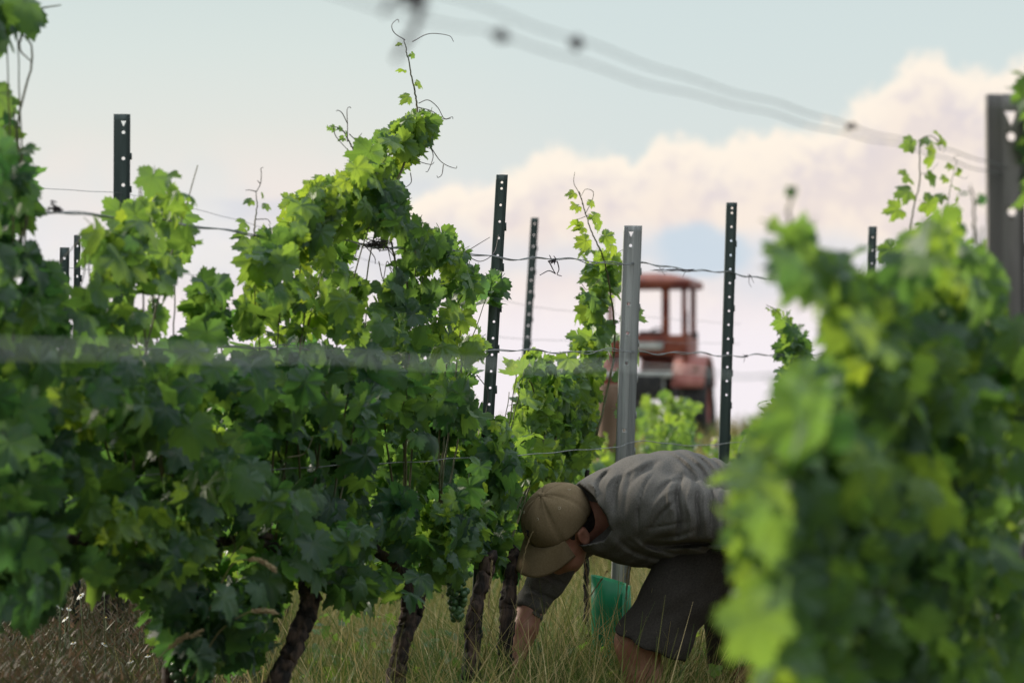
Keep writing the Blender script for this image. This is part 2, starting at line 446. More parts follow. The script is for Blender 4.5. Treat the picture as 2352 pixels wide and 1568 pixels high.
def fill_canopy(L, row, poly, n, size=(.07, .11), thick=.2, holes=(), tone=(.2, .5), young_top=0.0, face=.9):
    n = int(n*1.4); poly = np.asarray(poly, float); lo = poly.min(0); hi = poly.max(0); P = []
    er = min(24.0, .15*min(hi-lo)); pk = []
    if n > 180 and row > 9000:                       # pockets where the outer leaves leave a recess
        for q in range(int(n/26)): pk.append((lo[0]+(hi[0]-lo[0])*rng.random(), lo[1]+(hi[1]-lo[1])*rng.random(), 20+34*rng.random(), 16+34*rng.random()))
    while len(P) < n:
        x = lo[0]+(hi[0]-lo[0])*rng.random(n*3); y = lo[1]+(hi[1]-lo[1])*rng.random(n*3)
        ok = in_poly(x, y, poly)
        for (hx, hy, rx, ry) in holes: ok &= ((x-hx)/rx)**2+((y-hy)/ry)**2 > 1
        C = np.stack([x[ok], y[ok]], -1)
        C = C[edge_dist(C, poly) > er*(.4+.9*rng.random(len(C)))]
        P += C.tolist()
    P = np.array(P[:n]); U = (rng.random(n)+rng.random(n)-1)*thick
    for (hx, hy, rx, ry) in pk:
        e_ = ((P[:, 0]-hx)/rx)**2+((P[:, 1]-hy)/ry)**2; k_ = (e_ < 1) & (U > -.6*thick); U[k_] = -thick*(.6+.4*rng.random(k_.sum()))
    U += thick*.35*np.sin(P[:, 0]*.024+1.3)*np.sin(P[:, 1]*.021+P[:, 0]*.007)
    d = row/(3700.0-P[:, 0]) - U*2.0
    pos = np.stack([(P[:, 0]-1176)/F*d, d, CAM_H+(810-P[:, 1])/F*d], -1)
    side = np.where(U+.04*rng.standard_normal(n) > -thick*.25, 1.0, -1.0)
    nr = FACE[None]*(side*face)[:, None] + np.array([0, 0, .42])[None] + .75*rng.standard_normal((n, 3))
    tip = np.array([0, 0, -1.0])[None] + .45*rng.standard_normal((n, 3))
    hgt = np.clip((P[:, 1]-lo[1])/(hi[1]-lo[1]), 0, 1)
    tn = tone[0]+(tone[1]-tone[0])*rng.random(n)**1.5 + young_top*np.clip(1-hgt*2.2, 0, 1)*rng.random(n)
    px_, py_ = P[:, 0], P[:, 1]
    tn += .16*np.sin(px_*.031+py_*.017+1)*np.sin(py_*.027-px_*.012)+.10*np.sin(px_*.07+2)*np.sin(py_*.061)
    yv = rng.random(n) < .05; tn[yv] += .35
    sz = size[0]*.62+(size[1]-size[0]*.62)*rng.random(n)**.9
    sz = sz*(1-.35*(tn > .7))
    L.add(pos, nr, tip, sz, np.clip(tn, 0, 1))

def nearer(L, q):
    p = L.p[-1]; L.p[-1] = p - unit(p-EYE)*q

def shoot(parent, L, row, pts, r0=.0035, leaves=0, size=(.09, .03), tone=(.4, .9), off=0.0, wob=.02, matc=None, name='cane'):
    """a cane along grid points of the row plane, with alternate leaves getting smaller towards its tip"""
    P = np.array([PR(row, *q[:2], off=(q[2] if len(q) > 2 else off)) for q in pts])
    P = spline(P, 8*len(pts)); P[1:-1] += FACE*wob*(rng.random((len(P)-2, 1))-.5)*.2
    MB().tube(P, np.linspace(r0, r0*.35, len(P)), 6).build(name, matc or CANE, parent)
    for i in range(leaves):
        f = (i+.6)/leaves; q = P[min(int(f*(len(P)-1)), len(P)-1)]
        sd_ = 1 if i % 2 else -1; sz = size[0]+(size[1]-size[0])*f; sz *= .85+.3*rng.random()
        out = (ROW_DIR*.45+ROW_N*.75)*sd_*(.7+.5*rng.random()) + ROW_DIR*.7*(rng.random()-.5) + np.array([0, 0, -.45+.6*rng.random()])
        n_ = FACE*(.9)+np.array([0, 0, .5])+.45*rng.standard_normal(3)
        L.add(q+unit(out)*sz*(.5+.3*rng.random()), n_, out+np.array([0, 0, -.3]), [sz], [np.clip(tone[0]+(tone[1]-tone[0])*f+.1*rng.standard_normal(), 0, 1)])
    return P

def tendril(parent, row, pts, r=.0011, matc=None, off=0.0, name='tendril'):
    P = spline([PR(row, *q[:2], off=(q[2] if len(q) > 2 else off)) for q in pts], 7*len(pts))
    return MB().tube(P, np.linspace(r, r*.6, len(P)), 5).build(name, matc or TENDRIL, parent)

def trunk(parent, row, pts, r=.028, off=0.0, name='trunk', n=14):
    P = spline([PR(row, *q[:2], off=off) for q in pts], 70)
    P = P + .0022*rng.standard_normal((len(P), 3))
    P[:, 0] += .008*np.sin(np.linspace(0, 7, len(P))+rng.random()*6)
    rad = np.linspace(r, r*1.2, len(P))*(.9+.08*np.sin(np.linspace(0, 9, len(P))+rng.random()*6)+.05*np.sin(np.linspace(0, 23, len(P))))
    rad[-4:] *= np.array([1.05, 1.1, 1.2, 1.3])
    return MB().tube(P, rad, n+4, True, .09, .26).build(name, BARK, parent)

def grapes(parent, c, h=.16, w=.05, n=70, r=.0085):
    mb = MB()
    for i in range(n):
        f = rng.random()**.8; a = rng.random()*6.283; rr = w*(1-f*.75)*math.sqrt(.35+.65*rng.random())
        mb.ball(np.array(c)+np.array([rr*math.cos(a), rr*math.sin(a), -h*f]), r*(.85+.3*rng.random()), 9, 6)
    P = spline([np.array(c)+[0, 0, .05], np.array(c)+[.004, 0, 0], np.array(c)+[0, 0, -h*.8]], 8)
    mb.tube(P, .002, 5)
    return mb.build('grape_bunch', GRAPE, parent)

def ground_Y(row, X): return 810+CAM_H*F/row_depth(row, X)
def vine(label, row, baseX, group, off=0.0):
    b = W(baseX, ground_Y(row, baseX), row_depth(row, baseX))+ROW_N*off
    b[2] = ground_z(b[0], b[1])
    return empty('grapevine', label, 'grapevine', b, group)
G_MAIN = 'grapevines of the row where the man works'
G_NEAR = 'blurred grapevines of the row nearest the camera'
G_BACK = 'grapevines of the rows behind the man'

def cordon(v, row, pts, r=.014):
    P = spline([PR(row, *q) for q in pts], 26); P += .004*rng.standard_normal(P.shape)
    MB().tube(P, np.linspace(r, r*.5, len(P)), 9, True, .12, .2).build('arm', BARK, v)

def canes_in(v, L, row, roots, tops, n=6):
    for i in range(n):
        a = roots[i % len(roots)]; b = tops[i % len(tops)]
        o = (rng.random()-.5)*.16
        m = ((a[0]+b[0])/2+rng.normal()*18, (a[1]+b[1])/2, o)
        shoot(v, L, row, [(a[0]+rng.normal()*6, a[1], o*.4), m, (b[0]+rng.normal()*8, b[1], o*.6)])

# ---- main row ------------------------------------------------------------
# tall vine at the left edge
v = vine('very tall blurred grapevine rising past the top left edge of the picture', MAIN, 10, G_MAIN); L = Leaves()
fill_canopy(L, MAIN, [(-150, -70), (95, -60), (100, 40), (50, 95), (40, 130), (-20, 140), (-150, 120)], 46, (.07, .105), .16, tone=(.05, .35))
fill_canopy(L, MAIN, [(-150, 190), (30, 200), (50, 260), (70, 330), (80, 420), (95, 500), (60, 560), (140, 580), (165, 680), (180, 800), (-150, 800)], 165, (.07, .105), .2, holes=[(45, 540, 25, 40)], tone=(.05, .38), young_top=.1)
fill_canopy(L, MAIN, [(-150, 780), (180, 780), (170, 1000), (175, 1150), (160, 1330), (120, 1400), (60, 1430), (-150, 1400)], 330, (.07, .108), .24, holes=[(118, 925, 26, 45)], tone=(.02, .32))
canes_in(v, L, MAIN, [(10, 1300)], [(60, 600), (-30, 420), (40, 250), (20, 60), (100, 700), (45, 90)], 6)
shoot(v, L, MAIN, [(45, 560), (65, 470), (40, 300), (75, 130), (45, 70)], .004)
shoot(v, L, MAIN, [(30, 70), (80, 25), (140, 12)], .003)
shoot(v, L, MAIN, [(60, 60), (45, 110), (75, 145)], .003)
trunk(v, MAIN, [(-60, 1290), (-80, 1450), (-85, 1700), (10, ground_Y(MAIN, 10))], .022); cordon(v, MAIN, [(10, 1290), (120, 1250), (250, 1230)])
L.build('foliage', LEAF, v)

# second vine, under the dark post
v = vine('grapevine with rounded crown reaching up over the tall dark post at left', MAIN, 400, G_MAIN); L = Leaves()
fill_canopy(L, MAIN, [(185, 520), (235, 475), (300, 425), (335, 395), (390, 390), (420, 360), (455, 390), (458, 480), (462, 540), (420, 640), (395, 700), (375, 780), (180, 790), (150, 720), (200, 640)], 84, (.062, .098), .16,
            holes=[(325, 452, 26, 24), (345, 600, 16, 26), (215, 590, 26, 30)], tone=(.3, .68), young_top=.2)
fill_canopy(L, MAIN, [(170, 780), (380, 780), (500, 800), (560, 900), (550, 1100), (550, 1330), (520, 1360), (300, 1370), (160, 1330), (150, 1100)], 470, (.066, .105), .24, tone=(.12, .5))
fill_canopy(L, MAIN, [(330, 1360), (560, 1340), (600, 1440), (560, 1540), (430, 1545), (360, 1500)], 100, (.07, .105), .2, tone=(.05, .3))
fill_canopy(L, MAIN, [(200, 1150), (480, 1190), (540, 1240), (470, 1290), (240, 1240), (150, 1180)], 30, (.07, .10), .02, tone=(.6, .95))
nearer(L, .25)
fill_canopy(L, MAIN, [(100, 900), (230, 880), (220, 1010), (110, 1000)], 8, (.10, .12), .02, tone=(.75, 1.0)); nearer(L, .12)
canes_in(v, L, MAIN, [(400, 1260), (300, 1230)], [(320, 430), (440, 380), (400, 600), (230, 520), (300, 700), (200, 800)], 7)
for q in ([(165, 700), (190, 640), (195, 590), (175, 540)], [(150, 690), (130, 620), (175, 560), (200, 530)], [(215, 680), (205, 600), (240, 520)]): tendril(v, MAIN, q, .0016)
trunk(v, MAIN, [(420, 1270), (425, 1400), (400, 1600), (400, ground_Y(MAIN, 400))], .022); cordon(v, MAIN, [(420, 1270), (520, 1240), (620, 1230)]); cordon(v, MAIN, [(420, 1270), (300, 1240), (180, 1230)])
grapes(v, PR(MAIN, 432, 1450, .12)); grapes(v, PR(MAIN, 455, 1480, .10), .13)
L.build('foliage', LEAF, v)

# narrow column between second and third vines belongs to the third; the tall vine
v = vine('tallest sharp grapevine, yellow green at its tip with curling tendrils', MAIN, 610, G_MAIN); L = Leaves()
fill_canopy(L, MAIN, [(445, 640), (480, 605), (520, 640), (530, 700), (515, 790), (440, 790), (430, 690)], 24, (.07, .1), .1, tone=(.25, .5))
fill_canopy(L, MAIN, [(545, 590), (560, 550), (635, 530), (640, 460), (685, 440), (740, 405), (800, 370), (850, 335), (890, 300), (900, 360), (930, 400), (925, 460), (890, 500), (830, 545), (810, 600), (860, 650), (870, 800), (540, 800)], 160, (.066, .105), .17,
            holes=[(835, 585, 34, 34), (545, 700, 16, 30)], tone=(.35, .75), young_top=.55)
fill_canopy(L, MAIN, [(790, 400), (880, 290), (960, 240), (1000, 290), (950, 390), (930, 480), (880, 520), (800, 520)], 60, (.06, .10), .1, tone=(.4, .85))
fill_canopy(L, MAIN, [(625, 460), (690, 425), (780, 390), (760, 520), (640, 600), (555, 600), (560, 550), (625, 530)], 46, (.065, .10), .12, tone=(.4, .8))
fill_canopy(L, MAIN, [(800, 440), (930, 420), (950, 490), (900, 545), (790, 560)], 32, (.065, .10), .12, tone=(.25, .65))
fill_canopy(L, MAIN, [(740, 1310), (890, 1320), (860, 1420), (780, 1430)], 22, (.07, .10), .12, tone=(.3, .6))
fill_canopy(L, MAIN, [(885, 290), (960, 240), (1005, 275), (1005, 310), (955, 335), (900, 350)], 20, (.07, .105), .06, tone=(.45, .7))
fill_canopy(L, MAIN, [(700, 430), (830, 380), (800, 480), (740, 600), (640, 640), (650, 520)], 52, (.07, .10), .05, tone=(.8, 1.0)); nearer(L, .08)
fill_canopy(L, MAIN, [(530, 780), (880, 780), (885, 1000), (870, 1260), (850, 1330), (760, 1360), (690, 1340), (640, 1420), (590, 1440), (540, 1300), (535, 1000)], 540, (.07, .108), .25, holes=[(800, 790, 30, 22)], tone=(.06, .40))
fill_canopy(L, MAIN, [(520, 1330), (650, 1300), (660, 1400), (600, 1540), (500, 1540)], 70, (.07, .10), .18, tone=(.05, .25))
P = shoot(v, L, MAIN, [(910, 420), (945, 330), (958, 250), (948, 190), (936, 130), (928, 92)], .0032, 9, (.06, .018), (.5, .75))
for q in ([(930, 92), (906, 76), (900, 58), (913, 45), (916, 52)], [(948, 96), (985, 78), (1030, 82), (1042, 96)], [(1012, 278), (1060, 262), (1110, 300), (1145, 358), (1185, 350), (1190, 362)],
          [(1010, 300), (1080, 320), (1140, 360), (1178, 358)], [(1078, 512), (1086, 560), (1062, 628), (1048, 636)], [(1080, 516), (1120, 575), (1160, 604), (1205, 618), (1210, 606)],
          [(1140, 598), (1132, 650), (1112, 666), (1106, 656)], [(958, 505), (1000, 500), (1060, 512), (1082, 520)], [(970, 556), (1020, 585), (1075, 598), (1092, 586)], [(968, 640), (972, 690), (945, 716), (938, 712)]):
    tendril(v, MAIN, [(a*.44+516.8, b*.44+114.8) for a, b in q] if q[0][0] > 1005 or True and q[0][1] > 270 and q[0][0] > 955 else q, .0013)
def Z4(q): return [(516.8+a*.4395, 114.8+b*.4395) for a, b in q]
P = shoot(v, L, MAIN, Z4([(690, 560), (655, 490), (620, 425), (590, 405), (545, 398)]), .0022, 7, (.028, .014), (.3, .4))
for q in ([(640, 480), (640, 390), (638, 315), (650, 298), (658, 305)], [(640, 385), (612, 330), (590, 316), (582, 320)], [(566, 405), (580, 452), (625, 505), (665, 545)], [(690, 520), (688, 475), (715, 435)], [(650, 440), (690, 480), (700, 500)]):
    tendril(v, MAIN, Z4(q), .0013)
P = shoot(v, L, MAIN, Z4([(150, 1010), (158, 900), (168, 800), (160, 735)]), .0022, 6, (.05, .02), (.5, .6))
for q in ([(165, 740), (185, 700), (190, 650), (188, 620), (200, 614)], [(165, 740), (130, 732), (108, 733)], [(165, 885), (220, 885), (240, 910)], [(185, 700), (170, 682)]): tendril(v, MAIN, Z4(q), .0012)
canes_in(v, L, MAIN, [(700, 1260), (620, 1240), (760, 1230)], [(900, 330), (800, 420), (690, 470), (580, 580), (480, 640), (850, 700), (740, 500), (640, 560)], 9)
for q in ([(750, 900), (770, 930), (745, 960)], [(660, 1050), (700, 1040), (720, 1000)], [(530, 1230), (540, 1260), (520, 1285), (505, 1270)]): tendril(v, MAIN, [(a, b, .25) for a, b in q], .0016, CANE)
trunk(v, MAIN, [(718, 1320), (700, 1400), (655, 1520), (610, 1700), (600, ground_Y(MAIN, 610))], .023); cordon(v, MAIN, [(715, 1320), (640, 1260), (540, 1240)]); cordon(v, MAIN, [(715, 1320), (780, 1250), (870, 1240)])
L.build('foliage', LEAF, v)

# vine left of the dark post with airy top
v = vine('grapevine with open airy crown against the dark perforated post, grapes at its foot', MAIN, 915, G_MAIN); L = Leaves()
fill_canopy(L, MAIN, [(905, 560), (955, 515), (1010, 520), (1060, 545), (1090, 580), (1135, 630), (1145, 690), (1090, 690), (1075, 760), (1085, 830), (870, 830), (865, 660), (900, 600)], 88, (.062, .098), .13,
            holes=[(905, 600, 22, 30), (1000, 640, 28, 26), (860, 640, 30, 40), (930, 690, 16, 30), (1010, 700, 18, 22), (960, 760, 20, 16), (880, 740, 18, 30)], tone=(.25, .65), young_top=.1)
fill_canopy(L, MAIN, [(870, 640), (935, 600), (960, 700), (950, 830), (850, 830), (850, 700)], 30, (.06, .10), .14, tone=(.15, .5))
fill_canopy(L, MAIN, [(900, 510), (1000, 505), (1060, 545), (1080, 620), (1000, 620), (920, 600)], 26, (.065, .095), .12, tone=(.2, .6))
fill_canopy(L, MAIN, [(1080, 620), (1150, 640), (1140, 700), (1090, 690)], 7, (.09, .11), .05, tone=(.1, .25))
fill_canopy(L, MAIN, [(870, 820), (1085, 830), (1105, 940), (1135, 1000), (1135, 1150), (1120, 1290), (1070, 1330), (1040, 1350), (960, 1370), (880, 1380), (840, 1370), (870, 1000)], 400, (.066, .105), .23, tone=(.1, .5))
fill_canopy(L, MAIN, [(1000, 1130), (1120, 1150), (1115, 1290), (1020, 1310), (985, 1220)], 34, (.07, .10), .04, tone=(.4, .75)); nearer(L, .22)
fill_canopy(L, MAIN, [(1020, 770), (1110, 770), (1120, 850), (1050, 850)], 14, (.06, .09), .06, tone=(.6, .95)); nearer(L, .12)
canes_in(v, L, MAIN, [(930, 1260), (1010, 1240)], [(960, 540), (1080, 600), (900, 580), (1040, 700), (930, 700), (1120, 680)], 8)
shoot(v, L, MAIN, [(905, 760), (915, 660), (900, 560), (890, 480)], .0045)
shoot(v, L, MAIN, [(930, 740), (935, 640), (925, 540)], .004)
for q in ([(1075, 590), (1105, 600), (1135, 580), (1145, 540)], [(1060, 585), (1100, 560), (1125, 545)], [(1095, 860), (1120, 900), (1115, 960), (1122, 985)], [(870, 600), (880, 640), (890, 600), (905, 650)], [(850, 560), (875, 575), (905, 570)]): tendril(v, MAIN, q, .0014)
trunk(v, MAIN, [(930, 1320), (935, 1400), (912, 1520), (905, 1700), (915, ground_Y(MAIN, 915))], .021); trunk(v, MAIN, [(985, 1330), (960, 1390), (925, 1450)], .016, name='arm'); cordon(v, MAIN, [(930, 1320), (850, 1250), (800, 1240)])
grapes(v, PR(MAIN, 1050, 1310, .10), .125, .036, 75); 
L.build('foliage', LEAF, v)

# two trunks in front of the man
v = vine('low bright grapevine with two dark leaning trunks beside the hand of the man', MAIN, 1150, G_MAIN); L = Leaves()
fill_canopy(L, MAIN*1.07, [(1130, 1010), (1180, 830), (1230, 800), (1290, 815), (1340, 860), (1370, 900), (1375, 1010), (1365, 1080), (1310, 1105), (1215, 1140), (1185, 1250), (1170, 1320), (1125, 1300), (1130, 1150)], 330, (.062, .096), .13, holes=[(1170, 920, 26, 46), (1205, 870, 14, 18)], tone=(.3, .72), young_top=.2)
fill_canopy(L, MAIN, [(1085, 940), (1150, 950), (1190, 1010), (1185, 1130), (1150, 1300), (1085, 1290), (1100, 1100)], 80, (.06, .1), .1, tone=(.15, .55))
fill_canopy(L, MAIN*1.04, [(1160, 820), (1240, 790), (1320, 840), (1385, 920), (1390, 1080), (1300, 1100), (1180, 1120)], 70, (.06, .1), .1, tone=(.35, .75))
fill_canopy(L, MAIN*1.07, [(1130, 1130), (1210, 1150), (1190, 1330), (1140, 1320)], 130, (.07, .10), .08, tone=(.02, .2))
canes_in(v, L, MAIN*1.06, [(1150, 1250)], [(1200, 820), (1290, 830), (1340, 900), (1180, 900)], 5)
shoot(v, L, MAIN*1.05, [(1222, 1010), (1226, 900), (1205, 860)], .004)
trunk(v, MAIN*1.0, [(1120, 1270), (1099, 1380), (1088, 1480), (1080, 1650), (1090, ground_Y(MAIN, 1090))], .020, .05)
trunk(v, MAIN, [(1192, 1260), (1166, 1350), (1158, 1450), (1160, 1650), (1160, ground_Y(MAIN, 1160))], .0195, .02)
L.build('foliage', LEAF, v)

# slender shoot against the sky beside the grey post
v = vine('slender young grapevine shoot climbing beside the grey ribbed post', MAIN, 1340, G_MAIN); L = Leaves()
P = shoot(v, L, MAIN*1.05, [(1370, 1000), (1405, 850), (1412, 760), (1400, 660), (1385, 590), (1362, 540), (1345, 490), (1330, 440)], .004, 27, (.11, .04), (.5, .85))
for q in ([(1340, 470), (1328, 440), (1318, 420), (1320, 395)], [(1345, 490), (1360, 460), (1362, 440), (1345, 435), (1335, 450)], [(1350, 495), (1325, 505)], [(1400, 600), (1420, 580), (1438, 570)], [(1380, 640), (1350, 665), (1335, 650)]): tendril(v, MAIN*1.05, q, .0013, CANE)
fill_canopy(L, MAIN*1.07, [(1330, 600), (1385, 560), (1435, 600), (1425, 670), (1410, 770), (1390, 860), (1380, 1060), (1330, 1090), (1290, 960), (1285, 840), (1320, 760), (1310, 700), (1340, 650)], 88, (.075, .11), .08, holes=[(1345, 640, 16, 12), (1400, 720, 12, 26)], tone=(.45, .85))
trunk(v, MAIN*1.05, [(1355, 1080), (1345, 1250), (1340, 1500), (1340, ground_Y(MAIN, 1340))], .008)
L.build('foliage', LEAF, v)

# beyond the man
v = vine('narrow grapevine column with drooping tip right of the green post by the tractor', MAIN, 1800, G_MAIN); L = Leaves()
fill_canopy(L, MAIN, [(1768, 708), (1795, 705), (1830, 745), (1868, 800), (1880, 850), (1840, 900), (1790, 905), (1768, 880), (1795, 830), (1785, 780), (1770, 740)], 75, (.07, .10), .12, tone=(.25, .6), young_top=.3)
fill_canopy(L, MAIN, [(1740, 890), (1900, 880), (1950, 1350), (1700, 1350), (1690, 1010), (1715, 960)], 150, (.06, .095), .2, tone=(.2, .6))
shoot(v, L, MAIN, [(1850, 900), (1830, 800), (1790, 720), (1760, 700)], .003, 8, (.05, .02), (.5, .7))
trunk(v, MAIN, [(1800, 1250), (1805, 1400), (1800, ground_Y(MAIN, 1800))], .025)
L.build('foliage', LEAF, v)

v = vine('grapevine with two thin light green shoots looping above the blurred bush', MAIN, 2120, G_MAIN); L = Leaves()
shoot(v, L, MAIN, [(2100, 700), (2090, 560), (2098, 480), (2112, 420), (2112, 350), (2118, 318), (2145, 315), (2160, 345)], .0045, 17, (.14, .05), (.45, .8))
shoot(v, L, MAIN, [(2150, 700), (2160, 560), (2175, 480), (2185, 420), (2198, 370)], .004, 13, (.125, .04), (.45, .8))
for q in ([(2112, 400), (2135, 395), (2155, 375)], [(2198, 370), (2190, 362), (2205, 356)], [(2192, 400), (2215, 410), (2225, 404)], [(2150, 320), (2172, 335), (2165, 350)]): tendril(v, MAIN, q, .0016, CANE)
fill_canopy(L, MAIN, [(2040, 540), (2180, 500), (2300, 640), (2350, 900), (2350, 1250), (1950, 1250), (1960, 800)], 230, (.07, .10), .2, tone=(.25, .65))
trunk(v, MAIN, [(2120, 1150), (2125, 1300), (2120, ground_Y(MAIN, 2120))], .03)
L.build('foliage', LEAF, v)

# ---- near row: big blurred bush on the right ------------------------------------
v = vine('large blurred bright green vine bush hiding the hip of the man', NEAR, 1830, G_NEAR); L = Leaves()
fill_canopy(L, NEAR, [(1712, 1250), (1718, 1120), (1745, 1010), (1785, 950), (1830, 900), (1880, 850), (1960, 830), (2060, 840), (2060, 1640), (1800, 1640), (1760, 1540), (1712, 1430), (1722, 1330)], 430, (.068, .10), .26, tone=(.28, .66))
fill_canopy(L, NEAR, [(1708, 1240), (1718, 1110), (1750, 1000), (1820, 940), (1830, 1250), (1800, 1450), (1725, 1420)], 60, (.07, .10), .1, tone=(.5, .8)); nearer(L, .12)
canes_in(v, L, NEAR, [(1850, 1500), (1950, 1500)], [(1720, 1050), (1800, 920), (1900, 860), (2000, 850)], 5)
trunk(v, NEAR, [(1830, 1500), (1830, 1800), (1830, ground_Y(NEAR, 1830))], .028)
L.build('foliage', LEAF, v)
v = vine('middle blurred vine of the right clump, its leafy arm against the clouds', NEAR, 2080, G_NEAR); L = Leaves()
fill_canopy(L, NEAR, [(1985, 640), (2030, 620), (2095, 505), (2190, 490), (2225, 560), (2240, 700), (2240, 1640), (1960, 1640), (1925, 900), (1930, 780), (1960, 690)], 430, (.068, .098), .24, tone=(.22, .62), young_top=.3)
fill_canopy(L, NEAR, [(1755, 560), (1800, 505), (1850, 515), (1885, 590), (1930, 615), (1985, 640), (1985, 710), (1900, 700), (1840, 690), (1785, 640)], 20, (.06, .08), .1, tone=(.3, .6), holes=[(1838, 608, 14, 18), (1796, 600, 10, 14)])
fill_canopy(L, NEAR, [(1900, 700), (1960, 690), (1960, 780), (1915, 770)], 10, (.056, .072), .1, tone=(.3, .5))
fill_canopy(L, NEAR, [(1870, 610), (1960, 605), (2035, 625), (2035, 900), (1900, 870), (1905, 760), (1850, 700)], 30, (.068, .095), .14, tone=(.3, .65))
P = shoot(v, L, NEAR, [(1990, 700), (1900, 640), (1830, 570), (1812, 500), (1818, 440)], .0045)
L.add(P[-1], [.6, -.8, .2], [.1, .1, 1.0], [.020], [.15]); L.add(P[-1], [-.6, -.8, .2], [.4, .1, .8], [.018], [.15]); L.add(P[-1], [.1, -.8, .5], [-.5, .1, .8], [.017], [.15])
canes_in(v, L, NEAR, [(2080, 1450), (2150, 1450)], [(2030, 620), (2130, 520), (2190, 560), (1960, 760)], 5)
trunk(v, NEAR, [(2080, 1450), (2085, 1700), (2080, ground_Y(NEAR, 2080))], .03)
L.build('foliage', LEAF, v)
v = vine('blurred vine at the right edge climbing over the near grey post', NEAR, 2320, G_NEAR); L = Leaves()
fill_canopy(L, NEAR, [(2215, 500), (2255, 480), (2290, 540), (2300, 690), (2335, 740), (2430, 760), (2480, 1640), (2200, 1640), (2200, 560)], 380, (.068, .098), .26, tone=(.24, .62))
fill_canopy(L, NEAR, [(2345, 190), (2480, 100), (2500, 560), (2400, 520), (2350, 430), (2338, 300)], 46, (.068, .098), .14, tone=(.3, .6)); nearer(L, .14)
shoot(v, L, NEAR, [(2240, 560), (2235, 460), (2228, 425)], .0025, 3, (.03, .02), (.1, .1))
shoot(v, L, NEAR, [(2400, 900), (2410, 600), (2390, 300)], .004)
canes_in(v, L, NEAR, [(2320, 1350)], [(2260, 520), (2300, 700), (2400, 900)], 4)
trunk(v, NEAR, [(2320, 1400), (2325, 1600), (2320, ground_Y(NEAR, 2320))], .03)
L.build('foliage', LEAF, v)

# ---- rows behind --------------------------------------------------------------
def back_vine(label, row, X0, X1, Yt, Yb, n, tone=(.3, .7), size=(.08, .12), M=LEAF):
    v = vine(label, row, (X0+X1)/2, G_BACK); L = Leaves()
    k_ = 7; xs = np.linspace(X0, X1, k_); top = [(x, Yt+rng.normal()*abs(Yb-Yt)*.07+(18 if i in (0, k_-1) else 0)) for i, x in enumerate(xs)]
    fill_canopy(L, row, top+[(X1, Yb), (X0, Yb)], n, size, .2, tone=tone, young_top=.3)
    mx = (X0+X1)/2
    for q in range(3): shoot(v, L, row, [(mx+rng.normal()*20, Yb), (mx+rng.normal()*40, (Yt+Yb)/2), (X0+(X1-X0)*(q+.5)/3, Yt+10)])
    trunk(v, row, [(mx, Yb-40), (mx+4, Yb+60), (mx, ground_Y(row, mx))], .026, n=9)
    L.build('foliage', M, v, LO)
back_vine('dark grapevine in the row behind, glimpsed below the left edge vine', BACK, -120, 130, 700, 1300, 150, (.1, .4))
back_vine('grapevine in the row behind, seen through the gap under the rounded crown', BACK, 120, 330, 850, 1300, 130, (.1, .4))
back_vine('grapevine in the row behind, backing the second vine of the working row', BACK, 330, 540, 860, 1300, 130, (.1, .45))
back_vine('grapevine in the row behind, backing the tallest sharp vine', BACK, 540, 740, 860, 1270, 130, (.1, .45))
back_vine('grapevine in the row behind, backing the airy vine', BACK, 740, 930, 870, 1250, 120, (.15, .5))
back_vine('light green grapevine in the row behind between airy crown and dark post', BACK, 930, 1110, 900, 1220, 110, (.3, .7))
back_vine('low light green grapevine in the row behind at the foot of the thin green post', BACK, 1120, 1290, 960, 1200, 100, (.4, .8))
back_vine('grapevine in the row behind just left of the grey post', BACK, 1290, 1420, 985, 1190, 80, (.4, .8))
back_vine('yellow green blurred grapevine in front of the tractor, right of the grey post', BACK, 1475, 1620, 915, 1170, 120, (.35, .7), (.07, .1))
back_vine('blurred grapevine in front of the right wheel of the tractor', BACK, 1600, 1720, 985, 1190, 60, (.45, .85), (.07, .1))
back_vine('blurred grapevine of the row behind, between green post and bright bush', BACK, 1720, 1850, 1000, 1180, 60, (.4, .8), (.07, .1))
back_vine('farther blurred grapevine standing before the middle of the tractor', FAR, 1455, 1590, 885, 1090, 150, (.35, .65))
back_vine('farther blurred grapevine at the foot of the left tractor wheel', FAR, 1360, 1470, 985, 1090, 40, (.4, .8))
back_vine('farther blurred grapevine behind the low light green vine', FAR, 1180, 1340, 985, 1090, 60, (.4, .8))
back_vine('farther blurred grapevine low behind the green post', FAR, 1640, 1760, 985, 1080, 40, (.4, .8))

